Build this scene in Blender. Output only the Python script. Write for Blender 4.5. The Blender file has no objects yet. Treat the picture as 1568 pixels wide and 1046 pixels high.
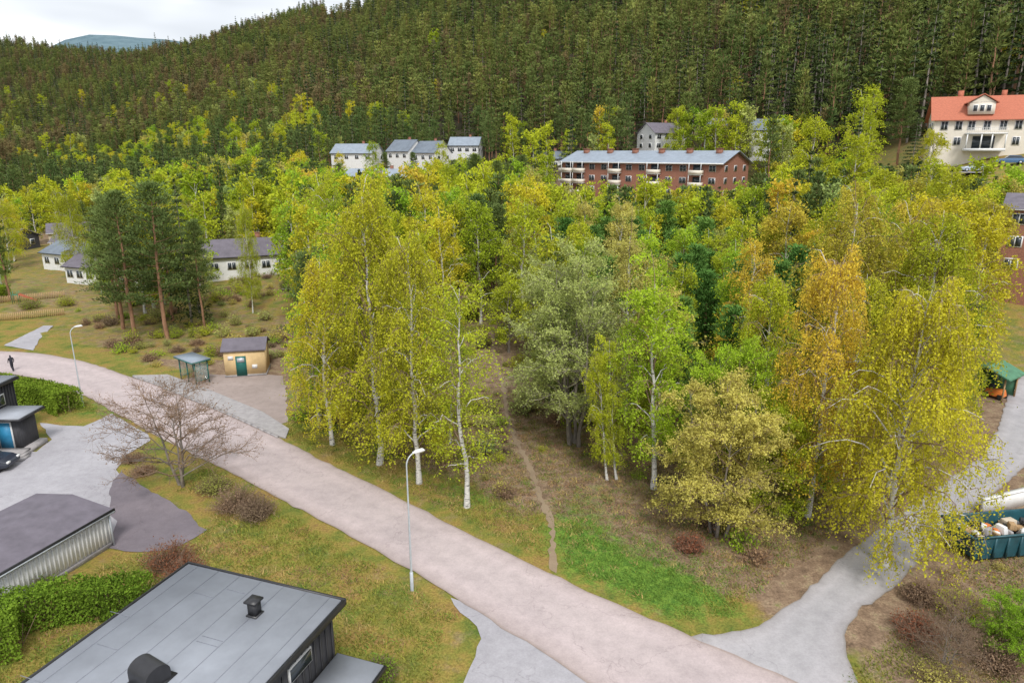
import bpy, math, random
import numpy as np
from mathutils import Vector
random.seed(7)
RS=np.random.RandomState
D=bpy.data
scene=bpy.context.scene
root=scene.collection

# ------------------------------------------------------------------ helpers
def vnoise(x,y,seed=0):
    x=np.asarray(x,float);y=np.asarray(y,float)
    xi=np.floor(x).astype(np.int64);yi=np.floor(y).astype(np.int64)
    fx=x-xi;fy=y-yi
    fx=fx*fx*(3-2*fx);fy=fy*fy*(3-2*fy)
    def h(a,b):
        n=(a*374761393+b*668265263+seed*974711)&0x7fffffff
        n=((n^(n>>13))*1274126177)&0x7fffffff
        return ((n^(n>>16))&0xffff)/65535.0
    return (h(xi,yi)*(1-fx)+h(xi+1,yi)*fx)*(1-fy)+(h(xi,yi+1)*(1-fx)+h(xi+1,yi+1)*fx)*fy
def fbm(x,y,seed=0,o=3):
    s=0;a=.5
    for i in range(o):
        s=s+a*vnoise(x*2**i,y*2**i,seed+i*7);a*=.5
    return s/(1-.5**o)
def sstep(a,b,x):
    t=np.clip((np.asarray(x,float)-a)/(b-a),0,1);return t*t*(3-2*t)
def pdist(x,y,P):
    d=np.full(np.shape(x),1e9)
    for (ax,ay),(bx,by) in zip(P[:-1],P[1:]):
        vx,vy=bx-ax,by-ay
        t=np.clip(((x-ax)*vx+(y-ay)*vy)/(vx*vx+vy*vy+1e-9),0,1)
        d=np.minimum(d,np.hypot(x-ax-t*vx,y-ay-t*vy))
    return d

# ------------------------------------------------------------------ layout (metres)
ROADN=[(-95,76),(-75,77),(-58.7,75.1),(-53.7,74.3),(-46.5,71.1),(-39.8,66.5),(-34.7,63.1),(-28.9,58.6),(-23.7,54.6),(-18.4,50.2),(-12.4,44.9),(-8,41.1),(-3.3,36.9),(.6,33.5),(3.9,30.7),(6.9,28.4),(9.6,26.4),(12.8,24.0),(17,20),(23,14)]
ROADS=[(-95,69.5),(-72,70),(-53,67.2),(-47.5,65.1),(-40.1,60.3),(-34.1,55.4),(-28.6,50.9),(-23.9,47.2),(-21.1,45.1),(-17.1,42.0),(-11.3,37.4),(-8.4,34.9),(-5,32.1),(-2.3,29.6),(.5,27),(3.3,24.3),(8,20),(14,14)]
CEN=[(-95,73),(-74,73.5),(-56,71.5),(-43.5,65.9),(-37,61.2),(-29,55.2),(-21,48.7),(-14.8,43.4),(-8.2,38),(-2.4,33),(1.6,29.5),(6,26),(10.5,22),(18.5,14)]
SIDEL=[(6.5,27.2),(8.5,27.3),(11.4,27.7),(14.5,29.9),(16.8,32.1),(18.6,33.9),(22.2,36.7),(29.5,42.6),(35,46.8),(40.8,53.2),(47.2,61.2),(53,67.2),(66,78)]
SIDER=[(14,21),(14.8,24.3),(15.4,27),(16.9,28.9),(20,31),(24,34.6),(29.2,39),(33.9,42.6),(38.5,46.4),(44.5,52.3),(51,59.5),(57,65.5),(70,76)]
SIDEC=[((a[0]+b[0])/2,(a[1]+b[1])/2) for a,b in zip(SIDEL,SIDER)]
PATH=[(2.2,32.5),(2.5,36.7),(1.8,41.7),(1.0,46.8),(-.3,53.2),(-.7,61.2),(-1.9,71.8),(-2.8,86),(-4,98)]

# ------------------------------------------------------------------ terrain
TC=[-.95,-.75,-.6,-.46,-.365,-.27,0,.2,.4,.75,1.1]
TR=[
 ([100,300,520,700,900,1200,1500,2000,3500],[0,0,2,22,84,155,243,120,100]),
 ([100,300,520,700,900,1200,1500,2000,3500],[0,0,2,22,84,155,236,120,380]),
 ([100,300,500,700,900,1200,1500,2000,3500],[0,1,8,35,84,148,206,150,560]),
 ([90,200,300,450,550,700,900,1100,1400,2000,3500],[0,2,5,25,38,72,120,162,184,150,530]),
 ([90,180,280,400,500,650,800,1000,1300,2000,3500],[0,3,9,26,42,76,118,166,218,250,330]),
 ([90,150,250,350,450,600,800,1000,1300,2000,3500],[0,4,13,27,45,80,134,180,250,330,330]),
 ([75,120,170,220,270,350,450,600,900,2000,3500],[0,3.5,7.5,13,21,50,86,145,260,420,420]),
 ([70,120,150,180,215,265,340,450,600,900,2000,3500],[0,3.5,6,11.3,22,35,61,105,170,300,460,460]),
 ([68,120,145,170,200,250,320,400,600,2000,3500],[0,4.5,7,11.5,22,43,68,105,200,480,480]),
 ([66,90,120,135,170,220,300,450,600,2000,3500],[0,6,19,22,36,52,88,150,215,480,480]),
 ([66,90,120,135,170,220,300,450,600,2000,3500],[0,10,26,32,48,66,100,160,225,480,480])]
def T(x,y):
    x=np.asarray(x,float);y=np.asarray(y,float)
    a=np.clip(1.04*x/np.maximum(y,30),-.95,1.0999)
    cols=np.stack([np.interp(y,r,z) for r,z in TR])
    TCn=np.array(TC)
    i=np.clip(np.searchsorted(TCn,a,side='right')-1,0,len(TC)-2)
    f=(a-TCn[i])/(TCn[i+1]-TCn[i]);f=f*f*(3-2*f)*.5+f*.5
    lo=np.take_along_axis(cols,i[None],0)[0];hi=np.take_along_axis(cols,(i+1)[None],0)[0]
    z=lo*(1-f)+hi*f
    far=sstep(200,600,y)
    z=z+far*(fbm(x/90,y/90,3)-.5)*16*np.minimum(1,z/60)
    rd=np.minimum(pdist(x,y,CEN)-3.6,pdist(x,y,SIDEC)-3.4)
    near=sstep(1.2,5,rd)
    nd=x*.62+y*.785
    flat=sstep(-19,-16,x)+sstep(27,29,nd)+sstep(34,31,y)                 # level yard
    near=near*np.clip(flat,0,1)
    near=near*np.clip(sstep(-18,-15,x)+sstep(-34,-38,x)+sstep(72,76,y)+sstep(28,26,nd),0,1)   # kiosk terrace
    z=z+near*((fbm(x/3.2,y/3.2,9)-.42)*.35)*sstep(400,90,y)
    return z
def T1(x,y): return float(T(np.array([x]),np.array([y]))[0])

# ------------------------------------------------------------------ materials
def newmat(name):
    m=D.materials.new(name);m.use_nodes=True
    nt=m.node_tree;b=nt.nodes['Principled BSDF'];return m,nt,b
def N(nt,t,**k):
    n=nt.nodes.new(t)
    for a,v in k.items(): setattr(n,a,v)
    return n
def ramp(nt,fac,stops):
    r=N(nt,'ShaderNodeValToRGB');e=r.color_ramp.elements
    while len(e)<len(stops): e.new(.5)
    for el,(p,c) in zip(e,stops):
        el.position=p;el.color=(*c,1)
    nt.links.new(fac,r.inputs[0]);return r.outputs[0]
def noise(nt,scale,detail=4,rough=.6,coord='Object',stretch=None):
    tc=N(nt,'ShaderNodeTexCoord');o=tc.outputs[coord]
    if stretch:
        mp=N(nt,'ShaderNodeMapping');mp.inputs['Scale'].default_value=stretch
        nt.links.new(o,mp.inputs[0]);o=mp.outputs[0]
    n=N(nt,'ShaderNodeTexNoise');n.inputs['Scale'].default_value=scale;n.inputs['Detail'].default_value=detail;n.inputs['Roughness'].default_value=rough
    nt.links.new(o,n.inputs['Vector']);return n.outputs['Fac']
def mix(nt,f,a,b,bt='MIX'):
    m=N(nt,'ShaderNodeMix',data_type='RGBA',blend_type=bt)
    for s,v in ((m.inputs[0],f),(m.inputs[6],a),(m.inputs[7],b)):
        if isinstance(v,(int,float)): s.default_value=v
        elif isinstance(v,tuple): s.default_value=(*v,1) if len(v)==3 else v
        else: nt.links.new(v,s)
    return m.outputs[2]
def bump(nt,b,h,strength=.4,dist=.05):
    n=N(nt,'ShaderNodeBump');n.inputs['Strength'].default_value=strength;n.inputs['Distance'].default_value=dist
    nt.links.new(h,n.inputs['Height']);nt.links.new(n.outputs[0],b.inputs['Normal'])
def simple(name,c,rough=.7,var=.25,scale=3,bp=0,metal=0,stretch=None):
    m,nt,b=newmat(name)
    f=noise(nt,scale,4,.65,stretch=stretch)
    lo=tuple(x*(1-var) for x in c);hi=tuple(min(1,x*(1+var)) for x in c)
    nt.links.new(ramp(nt,f,[(.3,lo),(.7,hi)]),b.inputs['Base Color'])
    b.inputs['Roughness'].default_value=rough;b.inputs['Metallic'].default_value=metal
    if bp: bump(nt,b,f,bp)
    return m
def flatmat(name,c,c2):
    """twigs: two tones picked per object, no texture lookups"""
    m=D.materials.new(name);m.use_nodes=True;nt=m.node_tree;nt.nodes.clear()
    out=N(nt,'ShaderNodeOutputMaterial');d=N(nt,'ShaderNodeBsdfDiffuse');oi=N(nt,'ShaderNodeObjectInfo')
    nt.links.new(ramp(nt,oi.outputs['Random'],[(0,c),(1,c2)]),d.inputs[0]);nt.links.new(d.outputs[0],out.inputs[0]);return m
def leafmat(name,c,var=.3,hue=None,trans=.35):
    m=D.materials.new(name);m.use_nodes=True;nt=m.node_tree
    nt.nodes.clear()
    out=N(nt,'ShaderNodeOutputMaterial')
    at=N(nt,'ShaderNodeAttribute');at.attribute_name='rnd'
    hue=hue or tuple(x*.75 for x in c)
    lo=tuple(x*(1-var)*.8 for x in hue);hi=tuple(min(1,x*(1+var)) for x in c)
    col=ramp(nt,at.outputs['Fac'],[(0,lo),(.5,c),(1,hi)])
    oi=N(nt,'ShaderNodeObjectInfo')
    rc=ramp(nt,oi.outputs['Random'],[(0,(.70,.82,.80)),(.5,(1,1,1)),(1,(1.14,1.08,.95))])
    col=mix(nt,1.0,col,rc,'MULTIPLY')
    d=N(nt,'ShaderNodeBsdfDiffuse');nt.links.new(col,d.inputs[0])
    if trans>0:
        t=N(nt,'ShaderNodeBsdfTranslucent');mx=N(nt,'ShaderNodeMixShader')
        nt.links.new(col,t.inputs[0]);mx.inputs[0].default_value=trans
        nt.links.new(d.outputs[0],mx.inputs[1]);nt.links.new(t.outputs[0],mx.inputs[2]);nt.links.new(mx.outputs[0],out.inputs[0])
    else: nt.links.new(d.outputs[0],out.inputs[0])
    return m

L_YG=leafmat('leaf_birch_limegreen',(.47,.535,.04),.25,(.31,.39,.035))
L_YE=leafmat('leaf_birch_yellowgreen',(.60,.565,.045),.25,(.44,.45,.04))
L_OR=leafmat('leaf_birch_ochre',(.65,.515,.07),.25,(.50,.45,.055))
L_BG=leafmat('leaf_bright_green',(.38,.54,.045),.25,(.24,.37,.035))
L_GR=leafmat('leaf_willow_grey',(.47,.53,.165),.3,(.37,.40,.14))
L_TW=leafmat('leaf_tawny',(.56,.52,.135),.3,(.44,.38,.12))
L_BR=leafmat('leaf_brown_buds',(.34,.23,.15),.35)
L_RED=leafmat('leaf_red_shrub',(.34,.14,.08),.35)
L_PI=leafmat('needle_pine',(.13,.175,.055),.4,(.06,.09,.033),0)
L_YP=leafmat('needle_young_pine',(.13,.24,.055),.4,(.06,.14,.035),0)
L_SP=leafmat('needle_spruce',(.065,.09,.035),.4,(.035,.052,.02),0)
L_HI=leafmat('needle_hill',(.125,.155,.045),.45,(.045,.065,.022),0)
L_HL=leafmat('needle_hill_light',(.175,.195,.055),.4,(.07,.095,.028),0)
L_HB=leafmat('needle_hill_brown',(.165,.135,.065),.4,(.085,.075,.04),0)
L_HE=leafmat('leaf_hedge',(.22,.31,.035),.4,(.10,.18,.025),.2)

def birchbark():
    m,nt,b=newmat('birch_bark')
    f=noise(nt,2.2,4,.7,stretch=(1,1,3.5))
    nt.links.new(ramp(nt,f,[(.36,(.06,.055,.05)),(.46,(.62,.6,.56)),(.8,(.75,.73,.68))]),b.inputs['Base Color'])
    b.inputs['Roughness'].default_value=.8;return m
M_BIR=birchbark()
M_TWIG=flatmat('twig_brown',(.20,.14,.10),(.29,.20,.14))
M_TWIGG=flatmat('twig_grey',(.24,.22,.16),(.32,.29,.21))
M_PINEB=simple('pine_bark',(.28,.15,.085),.9,.4,3,0,stretch=(1,1,.4))
M_GREYB=simple('grey_bark',(.22,.19,.16),.9,.4,3,0,stretch=(1,1,.4))
M_WHITE=simple('white_paint',(.72,.72,.71),.6,.08,2)
M_CREAM=simple('cream_paint',(.72,.66,.56),.6,.06,2)
M_GLASS,_n,_b=newmat('window_glass');_b.inputs['Base Color'].default_value=(.04,.05,.06,1);_b.inputs['Roughness'].default_value=.08
M_FELT=simple('roof_felt_grey',(.31,.33,.37),.75,.12,.7,.15)
M_ROOFD=simple('roof_dark',(.14,.125,.15),.8,.2,1.1,.2)
M_ROOFG=simple('roof_grey_metal',(.25,.295,.35),.5,.15,.8)
M_ROOFS=simple('roof_slate_blue',(.15,.18,.22),.6,.2,.8)
M_ROOFT=simple('roof_tile_red',(.44,.14,.08),.8,.3,3,.4,stretch=(1,5,5))
M_BRICK=simple('brick_red',(.30,.135,.09),.85,.3,9,.2)
M_BLACK=simple('black_paint',(.022,.022,.025),.45,.3,3)
M_DARKW=simple('dark_cladding',(.055,.055,.062),.75,.45,5,.3,stretch=(6,6,.25))
M_YELW=simple('yellow_render',(.68,.49,.25),.85,.12,2,.1)
M_GREEND=simple('green_door',(.02,.14,.12),.5,.15,2)
M_BLUED=simple('blue_door',(.03,.22,.40),.5,.15,2)
M_STEEL=simple('galvanised_steel',(.52,.56,.60),.45,.12,3,metal=.2)
M_GREENR=simple('green_sheet_roof',(.07,.20,.11),.6,.25,2)
M_DUMP=simple('dumpster_paint',(.02,.085,.105),.45,.3,2)
M_CONC=simple('concrete',(.35,.33,.33),.9,.18,2.5,.3)
M_ORANGE=simple('orange_plastic',(.65,.18,.03),.5,.1,2)
M_BLUE=simple('blue_plastic',(.05,.16,.40),.5,.1,2)
M_PINK=simple('pink_plastic',(.75,.04,.35),.4,.1,2)
M_WOOD=simple('weathered_wood',(.40,.26,.13),.85,.3,4,.2,stretch=(4,4,.6))
M_CARD=simple('car_paint_dark',(.03,.035,.05),.25,.15,2)
M_CARS=simple('car_paint_silver',(.42,.48,.55),.3,.08,2,metal=.4)
M_CARB=simple('car_paint_blue',(.08,.16,.30),.3,.1,2)
M_RUB=simple('tyre_rubber',(.02,.02,.02),.8,.2,8)
M_BEIGE=simple('beige_panel',(.55,.47,.36),.8,.1,2)

def asphalt(name,c,c2,edge=True):
    m,nt,b=newmat(name)
    g=N(nt,'ShaderNodeNewGeometry')
    def nz(s,d=4,r=.6):
        n=N(nt,'ShaderNodeTexNoise');n.inputs['Scale'].default_value=s;n.inputs['Detail'].default_value=d;n.inputs['Roughness'].default_value=r
        nt.links.new(g.outputs['Position'],n.inputs['Vector']);return n.outputs['Fac']
    col=ramp(nt,nz(.2,5,.65),[(.32,c2),(.68,c)])
    fine=ramp(nt,nz(12,3,.7),[(.3,(.90,.90,.90)),(.7,(1.08,1.08,1.08))])
    col=mix(nt,1.0,col,fine,'MULTIPLY')
    med=ramp(nt,nz(1.3,4,.7),[(.33,(.90,.895,.89)),(.6,(1.04,1.035,1.03))])
    col=mix(nt,1.0,col,med,'MULTIPLY')
    if edge:
        at=N(nt,'ShaderNodeAttribute');at.attribute_name='across'
        w=ramp(nt,at.outputs['Fac'],[(0,(.66,.62,.55)),(.04,(.90,.88,.86)),(.2,(1.07,1.06,1.06)),(.35,(.97,.97,.97)),(.5,(1.02,1.02,1.02)),(.65,(.97,.97,.97)),(.8,(1.07,1.06,1.06)),(.96,(.90,.88,.86)),(1,(.66,.62,.55))])
        col=mix(nt,1.0,col,w,'MULTIPLY')
    v=N(nt,'ShaderNodeTexVoronoi',feature='DISTANCE_TO_EDGE');v.inputs['Scale'].default_value=.16
    dn=N(nt,'ShaderNodeTexNoise');dn.inputs['Scale'].default_value=.9;dn.inputs['Detail'].default_value=5
    nt.links.new(g.outputs['Position'],dn.inputs['Vector'])
    ad=N(nt,'ShaderNodeVectorMath',operation='ADD');sc=N(nt,'ShaderNodeVectorMath',operation='SCALE');sc.inputs['Scale'].default_value=2.2
    nt.links.new(dn.outputs['Color'],sc.inputs[0]);nt.links.new(sc.outputs[0],ad.inputs[0]);nt.links.new(g.outputs['Position'],ad.inputs[1]);nt.links.new(ad.outputs[0],v.inputs['Vector'])
    ck=ramp(nt,v.outputs['Distance'],[(0,(.70,.68,.68)),(.005,(1,1,1))])
    col=mix(nt,.7,col,ck,'MULTIPLY')
    nt.links.new(col,b.inputs['Base Color']);b.inputs['Roughness'].default_value=.9
    return m
M_ROAD=asphalt('asphalt_pinkish',(.50,.425,.42),(.43,.365,.365))
M_ASPH=asphalt('asphalt_grey',(.41,.40,.425),(.34,.33,.355),False)
M_SIDE=asphalt('asphalt_grey_road',(.42,.405,.42),(.35,.34,.355))
M_DASPH=asphalt('asphalt_dark',(.21,.18,.20),(.15,.13,.15),False)
M_GRAV=asphalt('gravel',(.38,.31,.285),(.29,.235,.21),False)
M_DIRT=asphalt('dirt_path',(.31,.235,.155),(.25,.18,.115),False)

def groundmat():
    m,nt,b=newmat('ground_grass')
    g=N(nt,'ShaderNodeNewGeometry')
    def nz(s,d=4,r=.65):
        n=N(nt,'ShaderNodeTexNoise');n.inputs['Scale'].default_value=s;n.inputs['Detail'].default_value=d;n.inputs['Roughness'].default_value=r
        nt.links.new(g.outputs['Position'],n.inputs['Vector']);return n.outputs['Fac']
    def at(n):
        a=N(nt,'ShaderNodeAttribute');a.attribute_name=n;return a.outputs['Fac']
    grass=ramp(nt,nz(.42,5,.7),[(.34,(.10,.14,.03)),(.46,(.19,.185,.04)),(.56,(.27,.20,.055)),(.68,(.24,.145,.06))])
    n1=nz(1.1,5)
    litter=ramp(nt,n1,[(.3,(.13,.09,.06)),(.5,(.24,.165,.11)),(.62,(.30,.225,.145)),(.70,(.16,.18,.05))])
    green=ramp(nt,nz(2.0),[(.35,(.07,.15,.025)),(.65,(.16,.26,.04))])
    def amt(a,nn):
        mm=N(nt,'ShaderNodeMath',operation='MULTIPLY_ADD');nt.links.new(nn,mm.inputs[0]);mm.inputs[1].default_value=.9
        nt.links.new(a,mm.inputs[2])
        return ramp(nt,mm.outputs[0],[(.75,(0,0,0)),(1.08,(1,1,1))])
    n2=nz(.9,5)
    col=mix(nt,amt(at('litter'),n2),grass,litter)
    col=mix(nt,amt(at('green'),n1),col,green)
    fine=ramp(nt,nz(8,4,.75),[(.3,(.55,.55,.55)),(.7,(1.45,1.45,1.45))])
    col=mix(nt,1.0,col,fine,'MULTIPLY')
    far=ramp(nt,nz(.01,3),[(.35,(.06,.05,.033)),(.65,(.045,.045,.024))])
    col=mix(nt,at('hill'),col,far)
    blu=ramp(nt,nz(.012,4,.7),[(.4,(.10,.16,.19)),(.6,(.14,.21,.24))])  # distance haze painted into the far hill's colour
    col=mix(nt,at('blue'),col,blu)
    nt.links.new(col,b.inputs['Base Color']);b.inputs['Roughness'].default_value=.95
    b.inputs['Specular IOR Level'].default_value=.1
    return m
M_GROUND=groundmat()

# ------------------------------------------------------------------ mesh building
class MB:
    def __init__(s): s.v=[];s.f=[];s.m=[];s.r=[];s.n=0
    def add(s,v,f,mi,r=None):
        v=np.asarray(v,float).reshape(-1,3);f=np.asarray(f,int).reshape(-1,4)
        s.v.append(v);s.f.append(f+s.n);s.m.append(np.full(len(f),mi));s.r.append(np.full(len(f),.5) if r is None else r);s.n+=len(v)
    def tube(s,P,R,k=6,mi=0):
        P=np.asarray(P,float);R=np.asarray(R,float);n=len(P)
        d=np.gradient(P,axis=0);d/=np.linalg.norm(d,axis=1)[:,None]+1e-9
        up=np.array([0,0,1.]) if abs(d[0][2])<.8 else np.array([1.,0,0])
        a=np.cross(d,up);a/=np.linalg.norm(a,axis=1)[:,None]+1e-9;b=np.cross(d,a)
        th=np.linspace(0,2*np.pi,k,endpoint=False)
        V=P[:,None]+R[:,None,None]*(np.cos(th)[None,:,None]*a[:,None]+np.sin(th)[None,:,None]*b[:,None])
        i=np.arange(n-1)[:,None];j=np.arange(k)[None];j2=(j+1)%k
        F=np.stack([i*k+j,i*k+j2,(i+1)*k+j2,(i+1)*k+j],-1).reshape(-1,4)
        s.add(V,F,mi)
    def ribbons(s,S,E,w,mi,rng):
        S=np.asarray(S,float);E=np.asarray(E,float);n=len(S)
        d=E-S;q=rng.normal(size=(n,3));c=np.cross(d,q);c/=np.linalg.norm(c,axis=1)[:,None]+1e-9
        w=np.broadcast_to(np.asarray(w,float),(n,))[:,None]
        V=np.stack([S-c*w,S+c*w,E+c*w*.5,E-c*w*.5],1)
        s.add(V,np.arange(n*4).reshape(-1,4),mi)
    def leaves(s,C,size,mi,rng,aspect=.6,axis=None,hz=0,H=1):
        C=np.asarray(C);n=len(C)
        if n==0: return
        a=rng.normal(size=(n,3)) if axis is None else axis+rng.normal(size=(n,3))*.35
        a/=np.linalg.norm(a,axis=1)[:,None]+1e-9
        q=rng.normal(size=(n,3));b=np.cross(a,q);b/=np.linalg.norm(b,axis=1)[:,None]+1e-9
        sz=(size*rng.uniform(.6,1.35,n))[:,None]
        V=np.stack([C-a*sz,C+b*sz*aspect,C+a*sz,C-b*sz*aspect],1)
        cl=vnoise(C[:,0]*.8+C[:,1]*.5+31,C[:,2]*.8-C[:,1]*.6+17,5)
        r=.5*rng.uniform(0,1,n)+.62*cl-.06
        r=r*(1-hz)+hz*(C[:,2]/H*1.5-.45)          # crown shading put into the colour: lighter towards the top, with younger growth
        s.add(V,np.arange(n*4).reshape(-1,4),mi,np.clip(r,0,1))
    def mesh(s,name,mats):
        v=np.concatenate(s.v);f=np.concatenate(s.f);m=np.concatenate(s.m);r=np.concatenate(s.r)
        me=D.meshes.new(name);me.vertices.add(len(v));me.vertices.foreach_set('co',v.ravel())
        me.loops.add(len(f)*4);me.loops.foreach_set('vertex_index',f.ravel())
        me.polygons.add(len(f));me.polygons.foreach_set('loop_start',np.arange(len(f))*4)
        me.polygons.foreach_set('material_index',m.astype(np.int32))
        a=me.attributes.new('rnd','FLOAT','FACE');a.data.foreach_set('value',r.astype(np.float32))
        for x in mats: me.materials.append(x)
        me.update(calc_edges=True)
        return me

def norm(v): return v/(np.linalg.norm(v)+1e-9)
def broadleaf(seed,H,R,base=.25,nb=40,nsub=7,ntw=5,nleaf=16,twl=1.2,droop=.8,leaf=.075,elev=50,r0=.012,stems=1,jit=.09,twigw=.010,spread=.0,trunkmi=0,sides=8,flat=.55,bare=False):
    rng=RS(seed);mb=MB();TS=[];TD=[]
    for st in range(stems):
        az0=rng.uniform(0,6.28) if stems==1 else st*6.28/stems+rng.uniform(-.4,.4);lean=spread*(1 if stems>1 else .3)
        n=14;t=np.linspace(0,1,n)
        Hs=H*(1 if st==0 else rng.uniform(.8,.98))
        if st==0 and stems>1: lean*=.2
        wob=np.cumsum(rng.normal(size=(n,2)),0)*H*.006;wob-=wob[0]
        P=np.stack([wob[:,0]+math.cos(az0)*lean*t**.8+(.15*st*math.cos(az0)),wob[:,1]+math.sin(az0)*lean*t**.8+(.15*st*math.sin(az0)),t*Hs],1)
        P[0,2]=-.3
        rad=H*r0*(1-t)**.9*(1+.5*np.exp(-t*25))+.012
        if stems>2: rad*=.75
        mb.tube(P,rad,sides,trunkmi)
        for i in range(nb//stems):
            u=(i+rng.uniform(0,1))/(nb//stems);tt=base+(.97-base)*u
            p0=np.array([np.interp(tt,t,P[:,k]) for k in range(3)])
            prof=min(1,flat+1.5*u)*(1-u)**.5+.07
            L=R*prof*rng.uniform(.65,1.15);az=i*2.4+rng.uniform(-.5,.5)
            el=math.radians(elev+18*u+rng.uniform(-12,12))
            h=np.array([math.cos(az),math.sin(az),0.]);ss=np.linspace(0,1,6)
            rise=math.tan(el)
            Pb=p0+np.outer(ss*L,h)+np.outer(L*(rise*ss*.8-(rise*.38+.35*droop)*ss**2),[0,0,1.])
            Pb[1:]+=rng.normal(size=(5,3))*L*.03
            rb=(H*r0*.38*(1-tt)**.5*(.5+.5*prof))*(1-ss*.85)+.008
            mb.tube(Pb,rb,4,trunkmi if rng.rand()<.5 else 1)
            for j in range(nsub):
                s0=.2+.8*(j+rng.rand())/nsub
                q=np.array([np.interp(s0,ss,Pb[:,k]) for k in range(3)])
                a2=az+rng.choice([-1,1])*rng.uniform(.3,1.2);h2=np.array([math.cos(a2),math.sin(a2),0.])
                l2=max(.5,L*.42*(1.15-.5*s0))*rng.uniform(.6,1.2)
                e2=rng.uniform(.1,.9)
                k=np.linspace(0,1,4)
                Q=q+np.outer(k*l2,h2)+np.outer(l2*(e2*k-(.4+.5*droop)*k**2),[0,0,1.])
                if bare: mb.tube(Q,.5*rb.mean()*(1-k*.8)+.005,3,1)
                else: mb.ribbons(Q[:-1],Q[1:],.45*rb.mean()*(1-k[:-1]*.7)+.006,1,rng)
                for w in range(ntw):
                    kk=rng.uniform(.15,1)
                    TS.append([np.interp(kk,k,Q[:,c]) for c in range(3)])
                    TD.append(h2*(.55-.35*droop)+np.array([0,0,(1-droop)*.55-droop*.8])+rng.normal(size=3)*(.42-.2*droop))
    TS=np.array(TS);TD=np.array(TD);TD/=np.linalg.norm(TD,axis=1)[:,None]
    l=twl*rng.uniform(.45,1.3,len(TS))[:,None]
    mid=TS+TD*l*.5;E2=mid+(TD*.5+np.array([0,0,-.35*droop]))*l*.8
    low=E2[:,2]>.3;TS,mid,E2=TS[low],mid[low],E2[low]
    kq=slice(None) if (bare or droop<.3) else slice(None,None,2)
    mb.ribbons(TS[kq],mid[kq],twigw,1,rng);mb.ribbons(mid[kq],E2[kq],twigw*.7,1,rng)
    if nleaf:
        s=rng.uniform(.05,1.05,(len(TS),nleaf,1))
        C=np.where(s<.5,TS[:,None]+(mid-TS)[:,None]*s*2,mid[:,None]+(E2-mid)[:,None]*(s*2-1))
        C=(C+rng.normal(size=C.shape)*jit).reshape(-1,3)
        keep=rng.rand(len(C))<np.clip(vnoise(C[:,0]*.9+seed,C[:,2]*.9+C[:,1]*.7,seed)*2.1,.2,1)
        C=C[keep]
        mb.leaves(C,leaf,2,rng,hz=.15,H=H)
    return mb
def pine(seed,H,R,base=.45,nb=34,nsub=5,nn=46,leaf=.16,cl=.5,conic=.4,r0=.013,hz=.3):
    rng=RS(seed);mb=MB();n=10;t=np.linspace(0,1,n)
    wob=np.cumsum(rng.normal(size=(n,2)),0)*H*.005;wob-=wob[0]
    P=np.stack([wob[:,0],wob[:,1],t*H],1);P[0,2]=-.3
    mb.tube(P,H*r0*(1-t*.92)+.01,7,0)
    C=[];A=[]
    for i in range(nb):
        u=(i+rng.rand())/nb;tt=base+(.99-base)*u
        p0=np.array([np.interp(tt,t,P[:,k]) for k in range(3)])
        prof=(1-u)**(.5+conic)*(min(1,.6+2*u))+.1
        L=R*prof*rng.uniform(.6,1.15);az=i*2.4+rng.uniform(-.4,.4);h=np.array([math.cos(az),math.sin(az),0])
        ss=np.linspace(0,1,5);up=rng.uniform(-.05,.35)+.5*u
        Pb=p0+np.outer(ss*L,h)+np.outer(L*(up*ss**1.5),[0,0,1.])
        mb.tube(Pb,.035*(1-ss*.8)+.008,3,0)
        for j in range(nsub):
            s0=.35+.65*(j+rng.rand())/nsub
            q=np.array([np.interp(s0,ss,Pb[:,k]) for k in range(3)])+np.array([-h[1],h[0],0])*rng.uniform(-.45,.45)*L*(.4+.3*s0)
            pts=rng.normal(size=(nn,3))*np.array([cl,cl,cl*.38])*rng.uniform(.7,1.15)
            C.append(q+pts+[0,0,.1]);A.append(norm(np.array([0,0,.7])+h*.4)*np.ones((nn,1))+pts*.9)
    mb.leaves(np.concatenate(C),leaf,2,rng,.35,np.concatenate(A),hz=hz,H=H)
    return mb
def spruce(seed,H,R,nlev=22,per=7,nn=26,leaf=.17,base=.08,r0=.011,hz=.3):
    rng=RS(seed);mb=MB();t=np.linspace(0,1,6);P=np.stack([0*t,0*t,t*H],1);P[0,2]=-.3
    mb.tube(P,H*r0*(1-t*.95)+.01,6,0);C=[];A=[]
    for i in range(nlev):
        u=i/(nlev-1);z=H*(base+(.985-base)*u)
        for j in range(per):
            az=j*6.283/per+i*.7+rng.uniform(-.3,.3);L=R*((1-u)**.85+.04)*rng.uniform(.6,1.15);h=np.array([math.cos(az),math.sin(az),0])
            m=max(5,int(nn*(.3+.7*(1-u))))
            s=rng.uniform(.1,1,(m,1))**.7
            side=np.array([-h[1],h[0],0])
            pt=np.array([0,0,z])+h*s*L+side*rng.uniform(-.3,.3,(m,1))*L*(1-s*.5)+np.array([0,0,1.])*(-.22*L*s+.12*L*s**2+rng.uniform(-.18,.08,(m,1)))
            C.append(pt);A.append(np.ones((m,1))*(h*.9+np.array([0,0,-.35]))+side*rng.uniform(-.8,.8,(m,1)))
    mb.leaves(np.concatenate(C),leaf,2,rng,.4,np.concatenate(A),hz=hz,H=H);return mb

def obj(name,me,loc=(0,0,0),rz=0,sc=(1,1,1),parent=None,coll=None):
    o=D.objects.new(name,me);o.location=loc;o.rotation_euler=(0,0,rz);o.scale=sc
    if parent: o.parent=parent
    (coll or root).objects.link(o);return o
def empty(name,loc=(0,0,0),rz=0):
    o=D.objects.new(name,None);o.location=loc;o.rotation_euler=(0,0,rz);o.empty_display_size=.5;root.objects.link(o);return o

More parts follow.
